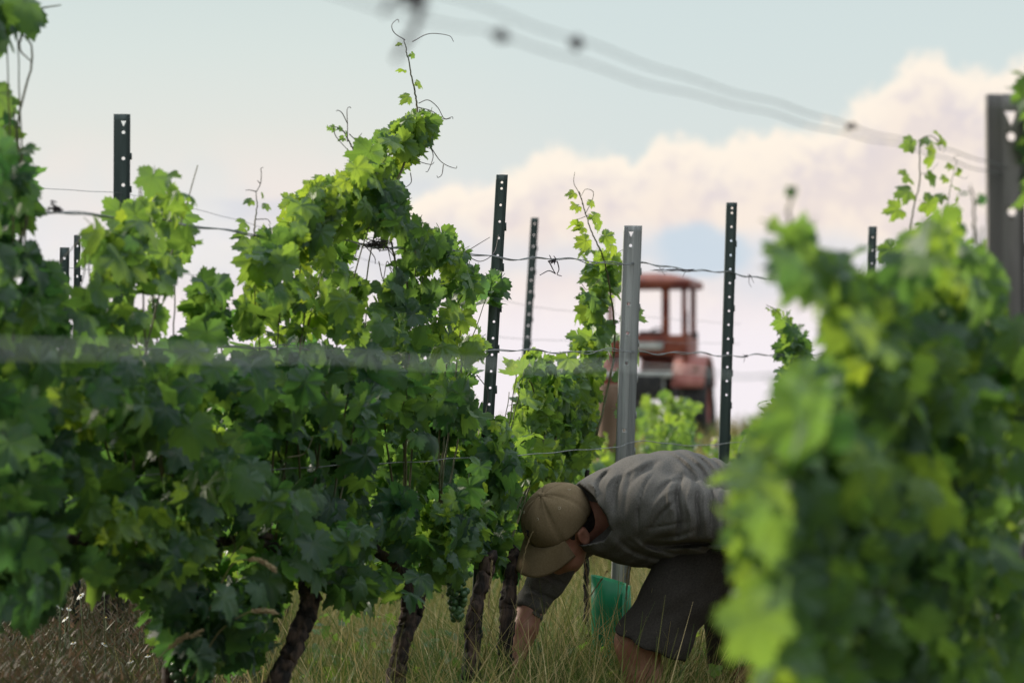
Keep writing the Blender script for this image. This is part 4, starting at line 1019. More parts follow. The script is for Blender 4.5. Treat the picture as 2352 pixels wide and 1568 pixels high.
# ------------------------------------------------------------------ the man
def make_person():
    D = 6.55; s = F/D
    p = lambda X, Y, dd=0.0: W(X, Y, D)+np.array([0, dd, 0])
    r = lambda px: px/s
    SKIN = simple('skin', (.30, .125, .085), (.38, .18, .125), 30, .5, bump=.08, bscale=300)
    SHIRT = simple('shirt_cloth', (.098, .091, .084), (.132, .122, .112), 260, .9, bump=.15, bscale=900, spec=.1)
    SHORTS = simple('shorts_cloth', (.036, .031, .028), (.050, .043, .038), 220, .9, bump=.2, bscale=700, spec=.1)
    CAP = simple('cap_cloth', (.165, .120, .070), (.200, .147, .088), 240, .9, bump=.2, bscale=800, spec=.1)
    HAIR = simple('dark_hair', (.012, .009, .008), (.03, .022, .018), 120, .7)
    SHOE = simple('shoe_leather', (.05, .035, .025), (.09, .065, .045), 30, .7)
    INK = simple('dark_thread', (.012, .012, .014), (.02, .02, .022), 100, .8)
    # head frame
    up = np.array([-.44, -.58, .69]); up /= np.linalg.norm(up)
    fw = np.array([-.53, -.45, -.72]); fw -= up*np.dot(fw, up); fw /= np.linalg.norm(fw)
    rt = np.cross(fw, up); fw = unit(fw*math.cos(R(13))+rt*math.sin(R(13))); rt = np.cross(fw, up)
    HC = p(1278, 1190, -.03)
    h_ = lambda a, b, c: HC+rt*a+fw*b+up*c
    ground = 0.0
    gy = 810+CAM_H*s
    neck = p(1402, 1168, .04)
    hip_n, hip_f = p(1690, 1225, -.10), p(1700, 1235, .10)
    knee_n, ank_n = p(1458, 1462, -.12), p(1490, gy-70, -.10)
    knee_f, ank_f = p(1712, 1500, .10), p(1800, gy-70, .14)
    sh_f, el_f, wr_f = p(1395, 1195, .15), p(1222, 1390, .075), p(1178, 1545, .03)
    sh_n, el_n, wr_n = p(1500, 1165, -.18), p(1722, 1200, -.25), p(1755, 1330, -.14)
    B = Field(p(1100, 1950, -.42), p(1960, 980, .42), .0055)
    # torso inside the clothes
    B.chain([(p(1480, 1185), r(66)), (p(1540, 1180), r(86)), (p(1690, 1210), r(86))], .03, .74)
    B.chain([(neck, .058), (h_(0, -.03, -.07), .056)], .03)
    # head
    ax = (rt, fw, up)
    B.ell(h_(0, -.006, 0), ax, (.073, .092, .088), .02)
    B.ell(h_(0, .026, -.075), ax, (.060, .068, .068), .03)
    B.cone(h_(-.030, .035, -.115), h_(.030, .035, -.115), .028, .028, .03)
    B.cone(h_(0, .06, -.122), h_(0, .072, -.124), .024, .02, .02)
    B.cone(h_(0, .088, -.028), h_(0, .106, -.062), .009, .013, .012)
    B.ell(h_(0, .096, -.066), ax, (.017, .012, .010), .008)
    for q in (-1, 1):
        B.ell(h_(q*.03, .090, -.030), ax, (.016, .012, .011), .008, True)
        B.ell(h_(q*.03, .080, -.030), ax, (.014, .013, .011), .004)
        B.cone(h_(q*.012, .088, -.014), h_(q*.045, .078, -.015), .008, .007, .01)
        B.ell(h_(q*.050, .055, -.06), ax, (.02, .025, .02), .02)
        B.ell(h_(q*.075, -.012, -.045), (unit(rt*q+fw*-.35), unit(fw+rt*q*.35), up), (.011, .021, .033), .006)
        B.ell(h_(q*.086, -.008, -.043), (unit(rt*q+fw*-.35), unit(fw+rt*q*.35), up), (.007, .011, .020), .004, True)
    B.cone(h_(-.022, .083, -.094), h_(.022, .083, -.094), .007, .007, .008)
    B.cone(h_(-.018, .082, -.104), h_(.018, .082, -.104), .008, .008, .006)
    # arms
    B.chain([(sh_f, .040), (sh_f*.5+el_f*.5, .034), (el_f, .033)], .02)
    B.chain([(el_f, .037), (el_f*.62+wr_f*.38, .036), (wr_f*.85+el_f*.15, .024), (wr_f, .023)], .012)
    B.chain([(sh_n, .045), (el_n, .036)], .02); B.chain([(el_n, .037), (el_n*.6+wr_n*.4, .036), (wr_n, .024)], .012)
    def hand(w_, d1, side, thumb, curl):
        """palm plus four bent fingers and a thumb; d1 along the hand, side across it, curl is the bending direction"""
        d1, side = unit(d1), unit(side); curl = unit(curl)
        pc = w_+d1*.045
        B.cone(w_, w_+d1*.02, .022, .022, .01)
        for q in (-.026, -.009, .009, .026): B.cone(w_+d1*.015+side*q*.6, w_+d1*.085+side*q, .014, .0125, .008)
        for q, ln in ((-.030, .068), (-.010, .080), (.010, .085), (.030, .076)):
            a = w_+d1*.086+side*q; b = a+unit(d1+curl*.35+side*q*3)*ln*.45; c = b+unit(d1*.55+curl)*ln*.32; e = c+unit(d1*.05+curl)*ln*.25
            B.chain([(a, .0098), (b, .0092), (c, .0085), (e, .0075)], .003)
        a = w_+d1*.03+side*thumb*.024; b = a+unit(d1*.6+side*thumb*.8+curl*.35)*.045; c = b+unit(d1*.8+curl*.6)*.035
        B.chain([(a, .015), (b, .0115), (c, .0095)], .006)
    hand(wr_f, wr_f-el_f+np.array([0, 0, -.05]), np.array([.25, -.95, 0]), 1, np.array([-.9, -.2, -.2]))
    hand(wr_n, np.array([-.25, .1, -.95]), np.array([-.8, -.5, .1]), 1, np.array([.2, .95, -.2]))
    # legs
    for hip, kn, an, toe in ((hip_n, knee_n, ank_n, np.array([-1.0, -.12, 0])), (hip_f, knee_f, ank_f, np.array([-.95, .2, 0]))):
        B.chain([(hip, .085), ((hip+kn)/2, .075), (kn, .056)], .03)
        cv = kn*.62+an*.38+np.array([.022, 0, 0])
        B.chain([(kn, .056), (cv, .055), (an, .034)], .025)
        f0 = np.array([an[0]+.03, an[1], .045]); f1 = f0+toe*.19+np.array([0, 0, -.01])
        B.chain([(an, .036), (f0, .038), (f1, .028)], .02); B.chain([(f1, .028), (f1+toe*.06, .02)], .01)
    V, Q = B.mesh(); V = relax(V, Q, 1, .4)
    base = np.array([p(1620, 1200)[0], D, 0.0])
    body = build('person', V, [Q], SKIN, None, loc=base)
    tag(body, 'man in tan cap, grey shirt and dark shorts bending down to a vine', 'person')

    # ---------------- shirt
    S = Field(p(1160, 1450, -.45), p(1860, 1000, .42), .0046)
    S.chain([(p(1412, 1178), r(98)), (p(1480, 1170), r(119)), (p(1560, 1173), r(131)), (p(1640, 1186), r(121)), (p(1720, 1215), r(112))], .04, .70)
    S.cone(p(1352, 1145, .01), p(1430, 1160, .01), r(36), r(88), .05, .75)
    S.cone(p(1372, 1205, -.03), p(1440, 1200, -.03), r(60), r(90), .04, .8)
    S.chain([(p(1492, 1160, -.15), r(80)), (p(1570, 1166, -.215), r(72)), (p(1650, 1180, -.25), r(64)), (p(1716, 1196, -.265), r(58))], .016)
    S.chain([(p(1400, 1190, .13), r(66)), (p(1318, 1248, .125), r(48)), (p(1262, 1332, .10), r(41)), (p(1216, 1402, .072), r(36))], .03)
    # rolled cuff on the far sleeve
    cu = unit(np.array(p(1216, 1402, .072))-np.array(p(1262, 1332, .10)))
    for q in (-.004, .010, .024): 
        c = p(1214, 1404, .072)-cu*q
        S.cone(c-cu*.004, c+cu*.004, r(37)+.002, r(37)+.002, .003)
    X, Y, Z = S.ax[0][:, None, None], S.ax[1][None, :, None], S.ax[2][None, None, :]
    PX = 1176+X/Y*F; PY = 810-(Z-CAM_H)/Y*F + 0*X
    colX = np.interp(PY, [1090, 1100, 1110, 1138, 1187, 1218, 1240, 1252], [1290, 1318, 1330, 1364, 1394, 1405, 1388, 1340])
    fade = np.clip((Y-(D-.01))/.06, 0, 1)
    S.F = np.maximum(S.F, ((colX-PX)/s - .30*fade)*1.0*((PY > 1092) & (PY < 1250)) - 9.0*~((PY > 1092) & (PY < 1250))).astype(np.float32)
    e = p(1209, 1411, .07)
    pl = ((X-e[0])*cu[0]+(Y-e[1])*cu[1]+(Z-e[2])*cu[2])
    near = (X < p(1300, 0)[0])
    S.F = np.where(near, np.maximum(S.F, pl), S.F).astype(np.float32)
    # folds: pulled creases on the side of the cloth towards the camera
    def crease(pts, depth, w):
        P2 = np.asarray(pts, float); lo = P2.min(0)-w*4; hi = P2.max(0)+w*4
        ix = np.nonzero((S.ax[0] > W(lo[0], 0, D)[0]-.03) & (S.ax[0] < W(hi[0], 0, D)[0]+.03))[0]; iz = np.nonzero((S.ax[2] > W(0, hi[1], D)[2]-.03) & (S.ax[2] < W(0, lo[1], D)[2]+.03))[0]
        sl = (slice(ix[0], ix[-1]+1), slice(0, int(len(S.ax[1])*.62)), slice(iz[0], iz[-1]+1))
        x, y = np.broadcast_arrays(PX, PY); x = x[sl]; y = y[sl]
        C = spline(P2, 14); best = np.full(x.shape, 1e9); tt = np.zeros(x.shape)
        for q in range(13):
            a, b = C[q], C[q+1]; d = b-a
            t = np.clip(((x-a[0])*d[0]+(y-a[1])*d[1])/(d @ d), 0, 1); e_ = np.hypot(x-a[0]-t*d[0], y-a[1]-t*d[1])
            k_ = e_ < best; best = np.where(k_, e_, best); tt = np.where(k_, (q+t)/13, tt)
        S.F[sl] += (depth*1.05*np.exp(-(best/(w*.68))**2)*np.clip(np.sin(np.clip(tt, .02, .98)*math.pi), 0, 1)**.6).astype(np.float32)
    # arcs over the back towards the hip
    for k_, (x0, x1) in enumerate(((1545, 1600), (1572, 1628), (1598, 1650), (1622, 1668), (1645, 1690))):
        crease([(x0-12, 1040), (x0+20, 1060), (x1-10, 1090), (x1, 1140)], .007, 6); crease([(x0+4, 1040), (x0+34, 1060), (x1+4, 1090), (x1+12, 1135)], -.003, 6)
    # shoulder: seam, pulls from the armhole, sleeve bunched in rings
    crease([(1500, 1086), (1478, 1120), (1466, 1180), (1470, 1240)], .007, 3.5)
    crease([(1566, 1092), (1556, 1140), (1562, 1190), (1556, 1236)], .022, 8); crease([(1548, 1094), (1536, 1130), (1540, 1180)], -.010, 8)
    crease([(1590, 1110), (1578, 1150), (1586, 1190), (1580, 1240)], -.014, 8); crease([(1606, 1112), (1600, 1150), (1606, 1200), (1602, 1244)], .016, 6)
    crease([(1622, 1118), (1618, 1160), (1622, 1236)], -.010, 7); crease([(1636, 1116), (1634, 1160), (1638, 1240)], .014, 5); crease([(1650, 1120), (1650, 1170), (1652, 1240)], -.008, 6); crease([(1662, 1126), (1664, 1170), (1664, 1236)], .012, 5)
    crease([(1560, 1100), (1530, 1112), (1496, 1150)], .010, 7); crease([(1555, 1120), (1520, 1140), (1486, 1190)], -.006, 8); crease([(1552, 1150), (1520, 1178), (1492, 1220)], .007, 6)
    crease([(1480, 1214), (1530, 1206), (1580, 1198)], .005, 4); crease([(1500, 1236), (1560, 1230), (1600, 1215)], .008, 8)
    crease([(1486, 1250), (1540, 1252), (1610, 1246), (1690, 1250)], .018, 9)
    # upper back and collar
    crease([(1400, 1080), (1376, 1106), (1372, 1150)], .012, 7); crease([(1416, 1086), (1394, 1116), (1392, 1160)], -.007, 7); crease([(1436, 1082), (1416, 1120), (1410, 1178)], .008, 7)
    crease([(1352, 1108), (1366, 1120), (1372, 1140)], -.012, 6); crease([(1450, 1076), (1440, 1130), (1430, 1200)], .006, 9); crease([(1520, 1056), (1480, 1080), (1440, 1120)], .006, 8); crease([(1500, 1052), (1462, 1072), (1420, 1096)], -.005, 8)
    # belly
    crease([(1420, 1236), (1450, 1262), (1500, 1280), (1560, 1288)], .010, 9); crease([(1440, 1226), (1490, 1262), (1560, 1272)], -.006, 9); crease([(1480, 1246), (1540, 1270), (1620, 1276)], .009, 8); crease([(1560, 1256), (1620, 1270), (1680, 1280)], -.006, 9)
    # far sleeve
    for i in range(6):
        t = i/5; cx, cy = 1222+58*t, 1392-92*t
        crease([(cx-34, cy-10), (cx, cy+8*(-1)**i), (cx+34, cy+24)], (.009, -.006)[i % 2], 5)
    # small random wrinkling
    fld = .0022*np.sin(X*61+Z*33+2*np.sin(Y*23))*np.sin(Z*47-X*19+1.3) + .0014*np.sin(X*120-Z*77+Y*50)
    S.F += fld.astype(np.float32)
    V, Q = S.mesh(); V = relax(V, Q, 1, .35)
    shirt = build('shirt', V, [Q], SHIRT, body)
    # buttoned shoulder seam and collar band
    def curve_on(F_, pts, rad, name, M, par):
        P = spline(pts, 40); return MB().tube(P, rad, 6).build(name, M, par)
    # ---------------- shorts
    T = Field(p(1360, 1600, -.36), p(1880, 1040, .36), .006)
    T.cone(p(1700, 1215), p(1730, 1225), r(108), r(108), .03, .72)
    T.chain([(p(1675, 1235, -.09), r(92)), (p(1560, 1345, -.11), r(76)), (p(1478, 1485, -.125), r(86))], .03)
    T.chain([(p(1695, 1250, .09), r(95)), (p(1706, 1400, .10), r(84)), (p(1708, 1580, .10), r(72))], .03)
    X, Y, Z = T.ax[0][:, None, None], T.ax[1][None, :, None], T.ax[2][None, None, :]
    e = p(1480, 1467); nrm = np.array([-.40, 0, -.92])
    cutA = (X-e[0])*nrm[0]+(Z-e[2])*nrm[2]; e2 = p(1700, 1533)
    cutB = -(Z-e2[2])+.12*(X-e2[0])
    xm = p(1622, 0)[0]
    T.F = np.maximum(T.F, np.where(X < xm, cutA, cutB)).astype(np.float32)
    T.F += (.0045*np.sin(X*31+Z*24+3*np.sin(Y*14+X*9))*np.sin(Z*27-X*38+2*np.sin(X*17)) + .0025*np.sin(X*57-Z*43+4*np.sin(Z*13+Y*11))).astype(np.float32)
    V, Q = T.mesh(); V = relax(V, Q, 1, .35)
    build('shorts', V, [Q], SHORTS, body)
    # ---------------- shoes
    for an, toe in ((ank_n, np.array([-1.0, -.12, 0])), (ank_f, np.array([-.95, .2, 0]))):
        Z_ = Field(np.array([an[0]-.35, an[1]-.15, -.01]), np.array([an[0]+.15, an[1]+.15, .2]), .006)
        f0 = np.array([an[0]+.035, an[1], .05]); f1 = f0+toe*.2
        Z_.chain([(np.array([an[0], an[1], .11]), .046), (f0, .048), (f1, .042), (f1+toe*.065, .032)], .03)
        zz = Z_.ax[2][None, None, :]
        Z_.F = np.maximum(Z_.F, np.maximum(.004-zz, zz-.115)).astype(np.float32)
        V, Q = Z_.mesh(); V = relax(V, Q, 1, .4); build('shoe', V, [Q], SHOE, body)
    # ---------------- hair at nape and temples
    Hf = Field(HC-.14, HC+.14, .004)
    Hf.ell(h_(0, -.014, -.012), ax, (.0755, .084, .081), .01); Hf.ell(h_(0, -.055, -.055), ax, (.062, .045, .05), .02)
    Hf.ell(h_(0, .05, -.095), ax, (.12, .075, .062), .006, True)
    for q in (-1, 1):
        Hf.ell(h_(q*.085, -.010, -.05), ax, (.03, .024, .036), .004, True)
    V, Q = Hf.mesh(); build('hair', relax(V, Q, 1), [Q], HAIR, body)
    # ---------------- cap
    nu, nv = 72, 22
    def dome(phi, t, lift=0.0):
        """phi around from the front, t 0 at the button to 1 at the rim"""
        th_ = t*R(103+5*math.cos(phi-math.pi))
        rr = 1+lift
        seam = min(abs(((phi+math.pi/6) % (math.pi/3))-math.pi/6), 9)
        sm = -.0036*math.exp(-(((phi % (math.pi/3))-(0 if (phi % (math.pi/3)) < math.pi/6 else math.pi/3))/.05)**2)*min(t*3, 1)
        # slumped pleats of the soft front panels
        fr = math.exp(-(phi/.9)**2)*math.sin(min(t, .8)/.8*math.pi)
        wr = .0055*fr*math.sin(phi*13+.6)+.0015*math.sin(phi*5+t*7)
        q = sm+wr+lift*.09
        a, b, c = .0850, .0995, .0905
        return h_(math.sin(phi)*math.sin(th_)*(a+q), -.003+math.cos(phi)*math.sin(th_)*(b+q), math.cos(th_)*(c+q)*(1.0 if math.cos(th_) > 0 else .75)+.004)
    V = [dome(2*math.pi*i/nu, .001+(j/nv)) for j in range(nv+1) for i in range(nu)]
    Q = [[j*nu+i, (j+1)*nu+i, (j+1)*nu+(i+1) % nu, j*nu+(i+1) % nu] for j in range(nv) for i in range(nu)]
    cap = build('cap', V, [np.array(Q)], CAP, body); m_ = cap.modifiers.new('cloth', 'SOLIDIFY'); m_.thickness = .002; m_.offset = -1
    # brim
    nb, nl = 30, 12; V = []
    for j in range(nl+1):
        f = j/nl
        for i in range(nb+1):
            u = (i/nb-.5)*2; ph = u*R(64)
            a0 = np.array([math.sin(ph)*.0850, -.003+math.cos(ph)*.0995, -.0065])
            tip = np.array([u*.0795*(1-.03*u*u), .040+.129*math.sqrt(max(1-(abs(u)**2.6), 0)), -.026])
            q = a0+(tip-a0)*f; q[2] += -.026*(u*u)*f-.020*f*f
            V.append(h_(*q))
    Q = [[j*(nb+1)+i, j*(nb+1)+i+1, (j+1)*(nb+1)+i+1, (j+1)*(nb+1)+i] for j in range(nl) for i in range(nb)]
    brim = build('brim', V, [np.array(Q)], CAP, cap); m_ = brim.modifiers.new('board', 'SOLIDIFY'); m_.thickness = .004; m_.offset = 0
    MB().ball(HC*0, (.0085, .0085, .005), 12, 8)
    mb = MB(); mb.ball((0, 0, 0), (.0085, .0085, .0055), 14, 8); mb.V = [v_[:, :1]*rt+v_[:, 1:2]*fw+v_[:, 2:]*up+h_(0, -.003, .0955) for v_ in mb.V]; mb.build('button', CAP, cap)
    mb = MB()
    for k_ in range(6):
        c = dome(math.pi/6+k_*math.pi/3, .42, .012); c2 = dome(math.pi/6+k_*math.pi/3, .42, .05); nn = unit(c2-c); a = unit(np.cross(nn, up)); b = np.cross(nn, a)
        th = np.linspace(0, 2*math.pi, 12); mb.tube(c+.0034*(np.cos(th)[:, None]*a+np.sin(th)[:, None]*b), .0011, 5)
    mb.build('eyelets', simple('pale_thread', (.30, .26, .19), (.36, .31, .23), 80, .8), cap)
    mb = MB()
    for k_ in range(6): mb.tube([dome(k_*math.pi/3+.03, t, .004) for t in np.linspace(.08, .98, 18)], .0006, 4)
    mb.build('stitching', simple('brown_thread', (.10, .07, .04), (.13, .09, .055), 80, .9), cap)
    # embroidered dark mark on the front: a small leaping four legged figure
    def pt(u, w): return dome(-.02+u*.30, .665-w*.16, .022)
    shape = [[(-.5, .25), (-.1, .18), (.25, .2), (.55, .45), (.6, .3), (.35, .0), (.1, -.1), (-.25, -.08), (-.5, .05)], [(.5, .4), (.85, .72), (.7, .5), (.95, .52), (.62, .3)], [(.25, .05), (.45, -.15), (.85, -.15), (.5, -.3), (.15, -.1)],
             [(-.4, .1), (-.6, -.3), (-1.0, -.55), (-.55, -.45), (-.25, -.05)], [(-.5, .25), (-.8, .3), (-.6, .1)], [(.0, -.1), (.15, -.5), (.05, -.9), (.28, -.5), (.2, -.1)]]
    V, Fc = [], []
    for poly in shape:
        b = len(V); V += [pt(*q) for q in poly]; Fc.append(list(range(b, b+len(poly))))
    em = build('emblem', V, Fc, INK, cap, False); m_ = em.modifiers.new('thread', 'SOLIDIFY'); m_.thickness = .0012; m_.offset = 0
make_person()

# ------------------------------------------------------------------ grass
def blades(P, H, tone, width, lean=.35, seg=4, bend=.5, dirs=None):
    n = len(P); a = rng.random(n)*2*math.pi
    dr = np.stack([np.cos(a), np.sin(a), 0*a], -1)
    if dirs is not None: dr = unit(dr+dirs)
    sd_ = np.stack([-dr[:, 1], dr[:, 0], 0*a], -1); rot = rng.random(n)*2*math.pi
    sd_ = unit(sd_*np.cos(rot)[:, None]+dr*np.sin(rot)[:, None])
    ln = (lean*(.3+rng.random(n)))[:, None]; bd = (bend*rng.random(n)**1.5)[:, None]
    V = []
    for j in range(seg+1):
        f = j/seg
        c = P + dr*H[:, None]*(ln*f+bd*f*f*.9) + np.array([0, 0, 1.0])*(H[:, None]*(f-.35*bd*f*f*f))
        w = (width*(1-f**1.7)+.0003)[:, None] if np.ndim(width) else width*(1-f**1.7)+.0003
        V += [c-sd_*w, c+sd_*w]
    V = np.stack(V, 1)                                     # n, 2(seg+1), 3
    q = np.array([[2*j, 2*j+1, 2*j+3, 2*j+2] for j in range(seg)])
    Q = (q[None]+(np.arange(n)*2*(seg+1))[:, None, None]).reshape(-1, 4)
    return V.reshape(-1, 3), Q, np.repeat(tone, 2*(seg+1))

def make_grass():
    Vs, Qs, Ts, off = [], [], [], 0
    def put(P, H, tone, w, **kw):
        nonlocal off
        P = P.copy(); P[:, 2] = ground_z(P[:, 0], P[:, 1])
        V, Q, T = blades(P, H, np.clip(tone, 0, 1), w, **kw); Vs.append(V); Qs.append(Q+off); Ts.append(T); off += len(V)
    def row_pts(row, n, s0, s1, o0, o1):
        """points beside a row: s as depth, o across"""
        d = s0+(s1-s0)*rng.random(n); X = 3700-row/d
        P = np.stack([(X-1176)/F*d, d, 0*d], -1)+ROW_N[None]*(o0+(o1-o0)*rng.random(n))[:, None]
        return P
    def patch(P, f, seed): 
        return .5+.5*np.sin(P[:, 0]*f+seed)*np.sin(P[:, 1]*f*.8+seed*1.7)
    # tall grass under the working row
    P = row_pts(MAIN, 17000, 5.3, 9.5, -.5, .5)
    pa = patch(P, 3.1, 1.2); dry = .20+.42*pa+.2*rng.standard_normal(len(P))
    put(P, .34+.26*rng.random(len(P))+.08*pa, dry, .0024+.0018*rng.random(len(P)), bend=.7)
    # long loose blades and straws crossing each other
    P = row_pts(MAIN, 3400, 5.3, 8.4, -.4, .6)
    put(P, .52+.26*rng.random(len(P)), .25+.75*rng.random(len(P)), .0020+.0016*rng.random(len(P)), lean=.45, bend=.9, seg=6)
    P = row_pts(MAIN, 1500, 5.3, 8.6, -.5, .6)
    put(P, .30+.28*rng.random(len(P)), .05+.5*rng.random(len(P)), .005+.004*rng.random(len(P)), bend=1.1, lean=.5, seg=6)
    # greener tufts round the trunks and the hand
    P = row_pts(MAIN, 6200, 6.0, 7.3, -.25, .4)
    put(P, .38+.24*rng.random(len(P)), .10+.25*rng.random(len(P)), .003+.0025*rng.random(len(P)), bend=.9, lean=.5)
    # dry straw around the legs of the man
    P = row_pts(MAIN, 6500, 6.3, 8.6, .1, .9)
    put(P, .40+.20*rng.random(len(P)), .6+.4*rng.random(len(P)), .0018+.001*rng.random(len(P)), lean=.5, bend=.7)
    # alley behind
    P = row_pts(MAIN, 26000, 5.5, 13, -1.9, -.4)
    pa = patch(P, 2.3, .4); put(P, .14+.22*rng.random(len(P))+.12*pa, .35+.45*pa+.2*rng.standard_normal(len(P)), .003+.002*rng.random(len(P)))
    P = row_pts(BACK, 14000, 8, 17, -.6, .6)
    put(P, .25+.3*rng.random(len(P)), .2+.5*rng.random(len(P)), .004+.002*rng.random(len(P)))
    P = row_pts(BACK, 12000, 9, 24, -3.5, -.6)
    put(P, .2+.25*rng.random(len(P)), .3+.5*rng.random(len(P)), .006+.003*rng.random(len(P)), seg=3)
    P = np.stack([-6+18*rng.random(12000), 20+22*rng.random(12000), np.zeros(12000)], -1)
    put(P, .2+.3*rng.random(len(P)), .3+.5*rng.random(len(P)), .012+.004*rng.random(len(P)), seg=3)
    # alley in front of the row and below the near row
    P = row_pts(MAIN, 9000, 4.5, 9, .5, 1.5)
    put(P, .18+.25*rng.random(len(P)), .2+.6*rng.random(len(P)), .003+.002*rng.random(len(P)))
    o = build('grass', np.concatenate(Vs), [np.concatenate(Qs)], GRASS, None, True, {'tone': ('FLOAT', np.concatenate(Ts))})
    tag(o, 'tall mixed green and straw coloured grass under the vines', kind='stuff')
    # reddish dry weeds at the lower left behind the row
    Vs, Qs, Ts, off = [], [], [], 0
    n = 7600; d = np.where(np.arange(n) < 6200, 5.6+4.2*rng.random(n), 4.7+1.0*rng.random(n)); X = -150+720*rng.random(n)
    P = np.stack([(X-1176)/F*d, d, 0*d], -1); pr = ((P-PR(MAIN, 300, 800))*ROW_N).sum(1); ok = (pr < -.15) | ((d < 5.7) & (X < 430) & (pr < .25)); P = P[ok]; X = X[ok]; d = d[ok]
    H = np.where(d < 5.7, .45+.33*rng.random(len(P))-.0003*np.clip(X, 0, 500), .38+.24*rng.random(len(P))); put(P, H, .05+.6*rng.random(len(P))**1.5, .0013+.001*rng.random(len(P)), lean=.22, bend=.3)
    # little seed clusters along the stalks
    for rep in range(16):
        f = .35+.65*rng.random(len(P)); C = P+np.array([0, 0, 1.0])*(H*f)[:, None]+.03*rng.standard_normal(P.shape)
        V, Q, T = blades(C, .010+.022*rng.random(len(P)), np.clip(.1+.75*rng.random(len(P))**1.4, 0, 1), .0016+.0022*rng.random(len(P)), lean=.9, seg=2); Vs.append(V); Qs.append(Q+off); Ts.append(T); off += len(V)
    o = build('dry_weeds', np.concatenate(Vs), [np.concatenate(Qs)], WEED, None, True, {'tone': ('FLOAT', np.concatenate(Ts))})
    tag(o, 'reddish brown dried weeds behind the left vines', kind='stuff')
make_grass()

# leafy green weeds among the grass by the trunks and the hand
def make_weeds():
    L = Leaves(); n = 900
    for cx, cd, w in ((1060, 6.4, 60), (1290, 6.9, 70), (1200, 7.4, 80), (760, 6.6, 60), (980, 7.2, 70), (1340, 7.4, 60), (820, 7.6, 80), (1620, 7.0, 60)):
        m = 130; X = cx+w*rng.normal(size=m); d = cd+.25*rng.normal(size=m)
        P = np.stack([(X-1176)/F*d, d, .10+.42*rng.random(m)], -1)
        L.add(P, np.array([0, -.4, .9])+.6*rng.standard_normal((m, 3)), rng.standard_normal((m, 3)), .022+.035*rng.random(m), np.clip(.35+.45*rng.random(m), 0, 1))
    o = L.build('leafy_weeds', LEAF, None, LO); tag(o, 'low leafy green weeds among the grass near the trunks', kind='stuff')
make_weeds()

# seeding grass stalks standing out in front
def stalk(label, pts, d, seed=(.6, 1.0), r=.0011, sr=.0035, M=None, group='seeding grass stalks'):
    P = spline([W(X, Y, d) for X, Y in pts], 30); base = P[0].copy()
    root = empty('grass_stalk', label, 'grass stalk', base, group)
    MB().tube(P, np.linspace(r, r*.5, 30), 5).build('stem', STRAW if M is None else M, root)
    mb = MB(); a, b = int(seed[0]*29), int(seed[1]*29)
    for i in range(a*4, b*4):
        q = i/4; c = P[int(q)]*(1-q % 1)+P[min(int(q)+1, 29)]*(q % 1); t = unit(P[min(int(q)+1, 29)]-P[max(int(q)-1, 0)])
        o_ = unit(rng.standard_normal(3)); e = c+t*.010+o_*sr*1.6
        mb.tube([c+o_*sr*.4, (c+e)/2+o_*sr*.5, e], [sr*.25, sr*.45, .0002], 4)
    mb.build('seed_head', SEED, root)
STRAW = simple('straw', (.20, .17, .07), (.30, .25, .11), 20, .7)
SEED = simple('seed_head', (.30, .22, .12), (.42, .32, .18), 60, .8)
dm = 5.0
stalk('pale foxtail arching over the dark leaves, lowest at left', [(300, 1600), (340, 1540), (385, 1490), (420, 1465), (460, 1452)], 4.85, (.55, 1.0), .0014, .004)
stalk('pale foxtail arching over the dark leaves, middle one', [(440, 1560), (500, 1455), (560, 1410), (600, 1402), (628, 1405)], 4.9, (.62, 1.0), .0012, .0035)
stalk('pale foxtail tip against the dark leaves, topmost one', [(480, 1400), (530, 1300), (570, 1284), (600, 1288), (628, 1306)], 4.9, (.5, 1.0), .0012, .0035)
stalk('thin seeding stalk crossing the cap of the man', [(1150, 1640), (1185, 1400), (1200, 1300), (1215, 1240), (1255, 1160)], 6.45, (.35, .9), .0009, .0014)
stalk('thin seeding stalk rising before the belly of the man', [(1425, 1600), (1430, 1450), (1440, 1330), (1448, 1240)], 6.5, (.6, 1.0), .001, .0022)
stalk('second thin seeding stalk beside the one before the belly', [(1420, 1620), (1432, 1480), (1440, 1360), (1462, 1225)], 6.55, (.65, 1.0), .001, .002)
stalk('seeding stalk leaning right across the dark shorts, higher one', [(1450, 1600), (1495, 1470), (1515, 1370), (1540, 1295)], 6.5, (.5, 1.0), .001, .002)
stalk('seeding stalk leaning right across the dark shorts, lower one', [(1500, 1620), (1540, 1470), (1555, 1420), (1570, 1360)], 6.5, (.5, 1.0), .001, .0025)
stalk('seeding stalk before the left of the two leaning trunks', [(1110, 1600), (1120, 1450), (1125, 1350), (1130, 1290)], 6.3, (.5, 1.0), .001, .002)
stalk('drooping reddish panicle before the far knee of the man', [(1500, 1620), (1540, 1480), (1528, 1430), (1538, 1410), (1552, 1440)], 6.55, (.4, 1.0), .001, .003)
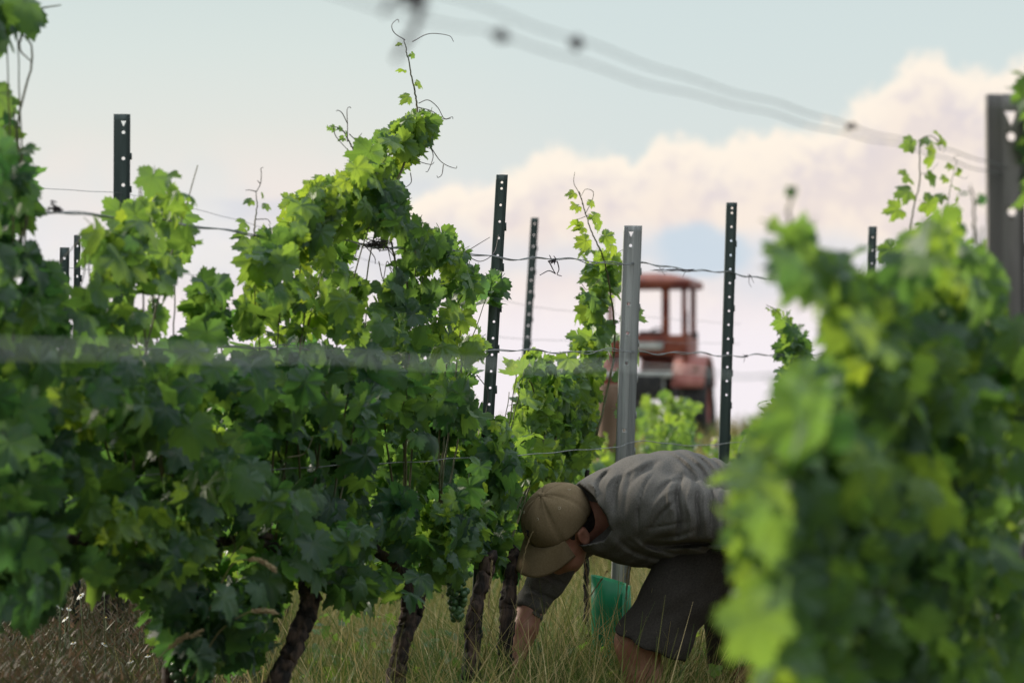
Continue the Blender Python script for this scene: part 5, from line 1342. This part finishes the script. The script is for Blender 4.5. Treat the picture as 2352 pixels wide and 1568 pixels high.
stalk('bent straw leaf stalk pointing right at the green sleeve', [(1230, 1600), (1290, 1470), (1340, 1390), (1395, 1310)], 6.7, (.75, 1.0), .0014, .002)
stalk('bare stalk between the arm of the man and his knee', [(1330, 1600), (1350, 1480), (1352, 1380), (1345, 1290)], 6.7, (.8, 1.0), .001, .0015)

# white wild flowers in the weeds at the lower left
PETAL = simple('white_petal', (.46, .45, .38), (.56, .54, .47), 30, .6); YOLK = simple('flower_centre', (.45, .30, .04), (.5, .36, .08), 30, .7); STEMG = simple('flower_stem', (.06, .09, .03), (.1, .13, .05), 20, .7)
def flower_at(X, Y, d, r):
    h = W(X, Y, d); base = np.array([h[0]+.02*rng.normal(), d+.02*rng.normal(), 0.0])
    root = empty('wild_flower', 'small white daisy like flower in the dry weeds at the lower left', 'wild flower', base, 'white wild flowers in the dry weeds')
    MB().tube(spline([base, (base+h)/2+[.012*rng.normal(), 0, 0], h], 12), .0012, 5).build('stem', STEMG, root)
    mb = MB(); n = 11; tilt = .5*rng.standard_normal(2)
    for i in range(n):
        a = 2*math.pi*i/n; u = np.array([math.cos(a), math.sin(a), 0]); w = np.array([-math.sin(a), math.cos(a), 0]); z = lambda q: np.array([0, 0, tilt[0]*q[0]+tilt[1]*q[1]])
        pts = [u*r*.25-w*r*.06, u*r*.25+w*r*.06, u*r*.75+w*r*.16, u*r-w*0+w*r*.06, u*r-w*r*.06, u*r*.75-w*r*.16]
        V = [h+q+z(q)+np.array([0, 0, -.2*r*(np.linalg.norm(q)/r)**2]) for q in pts]; b = mb.n
        mb.add(V, [[0, 1, 2, 5], [5, 2, 3, 4]])
    mb.build('petals', PETAL, root)
    MB().ball(h+[0, 0, .001], (r*.3, r*.3, r*.2), 10, 6).build('flower_centre', YOLK, root)
for X, Y in ((139, 1357), (185, 1367), (137, 1392), (158, 1397), (244, 1418), (80, 1438), (22, 1472), (78, 1510), (168, 1475), (150, 1420), (240, 1340), (323, 1400), (365, 1475), (340, 1505), (354, 1495), (300, 1518), (240, 1478), (380, 1388)):
    flower_at(X, Y, 5.9+.5*rng.random(), .0075+.003*rng.random())
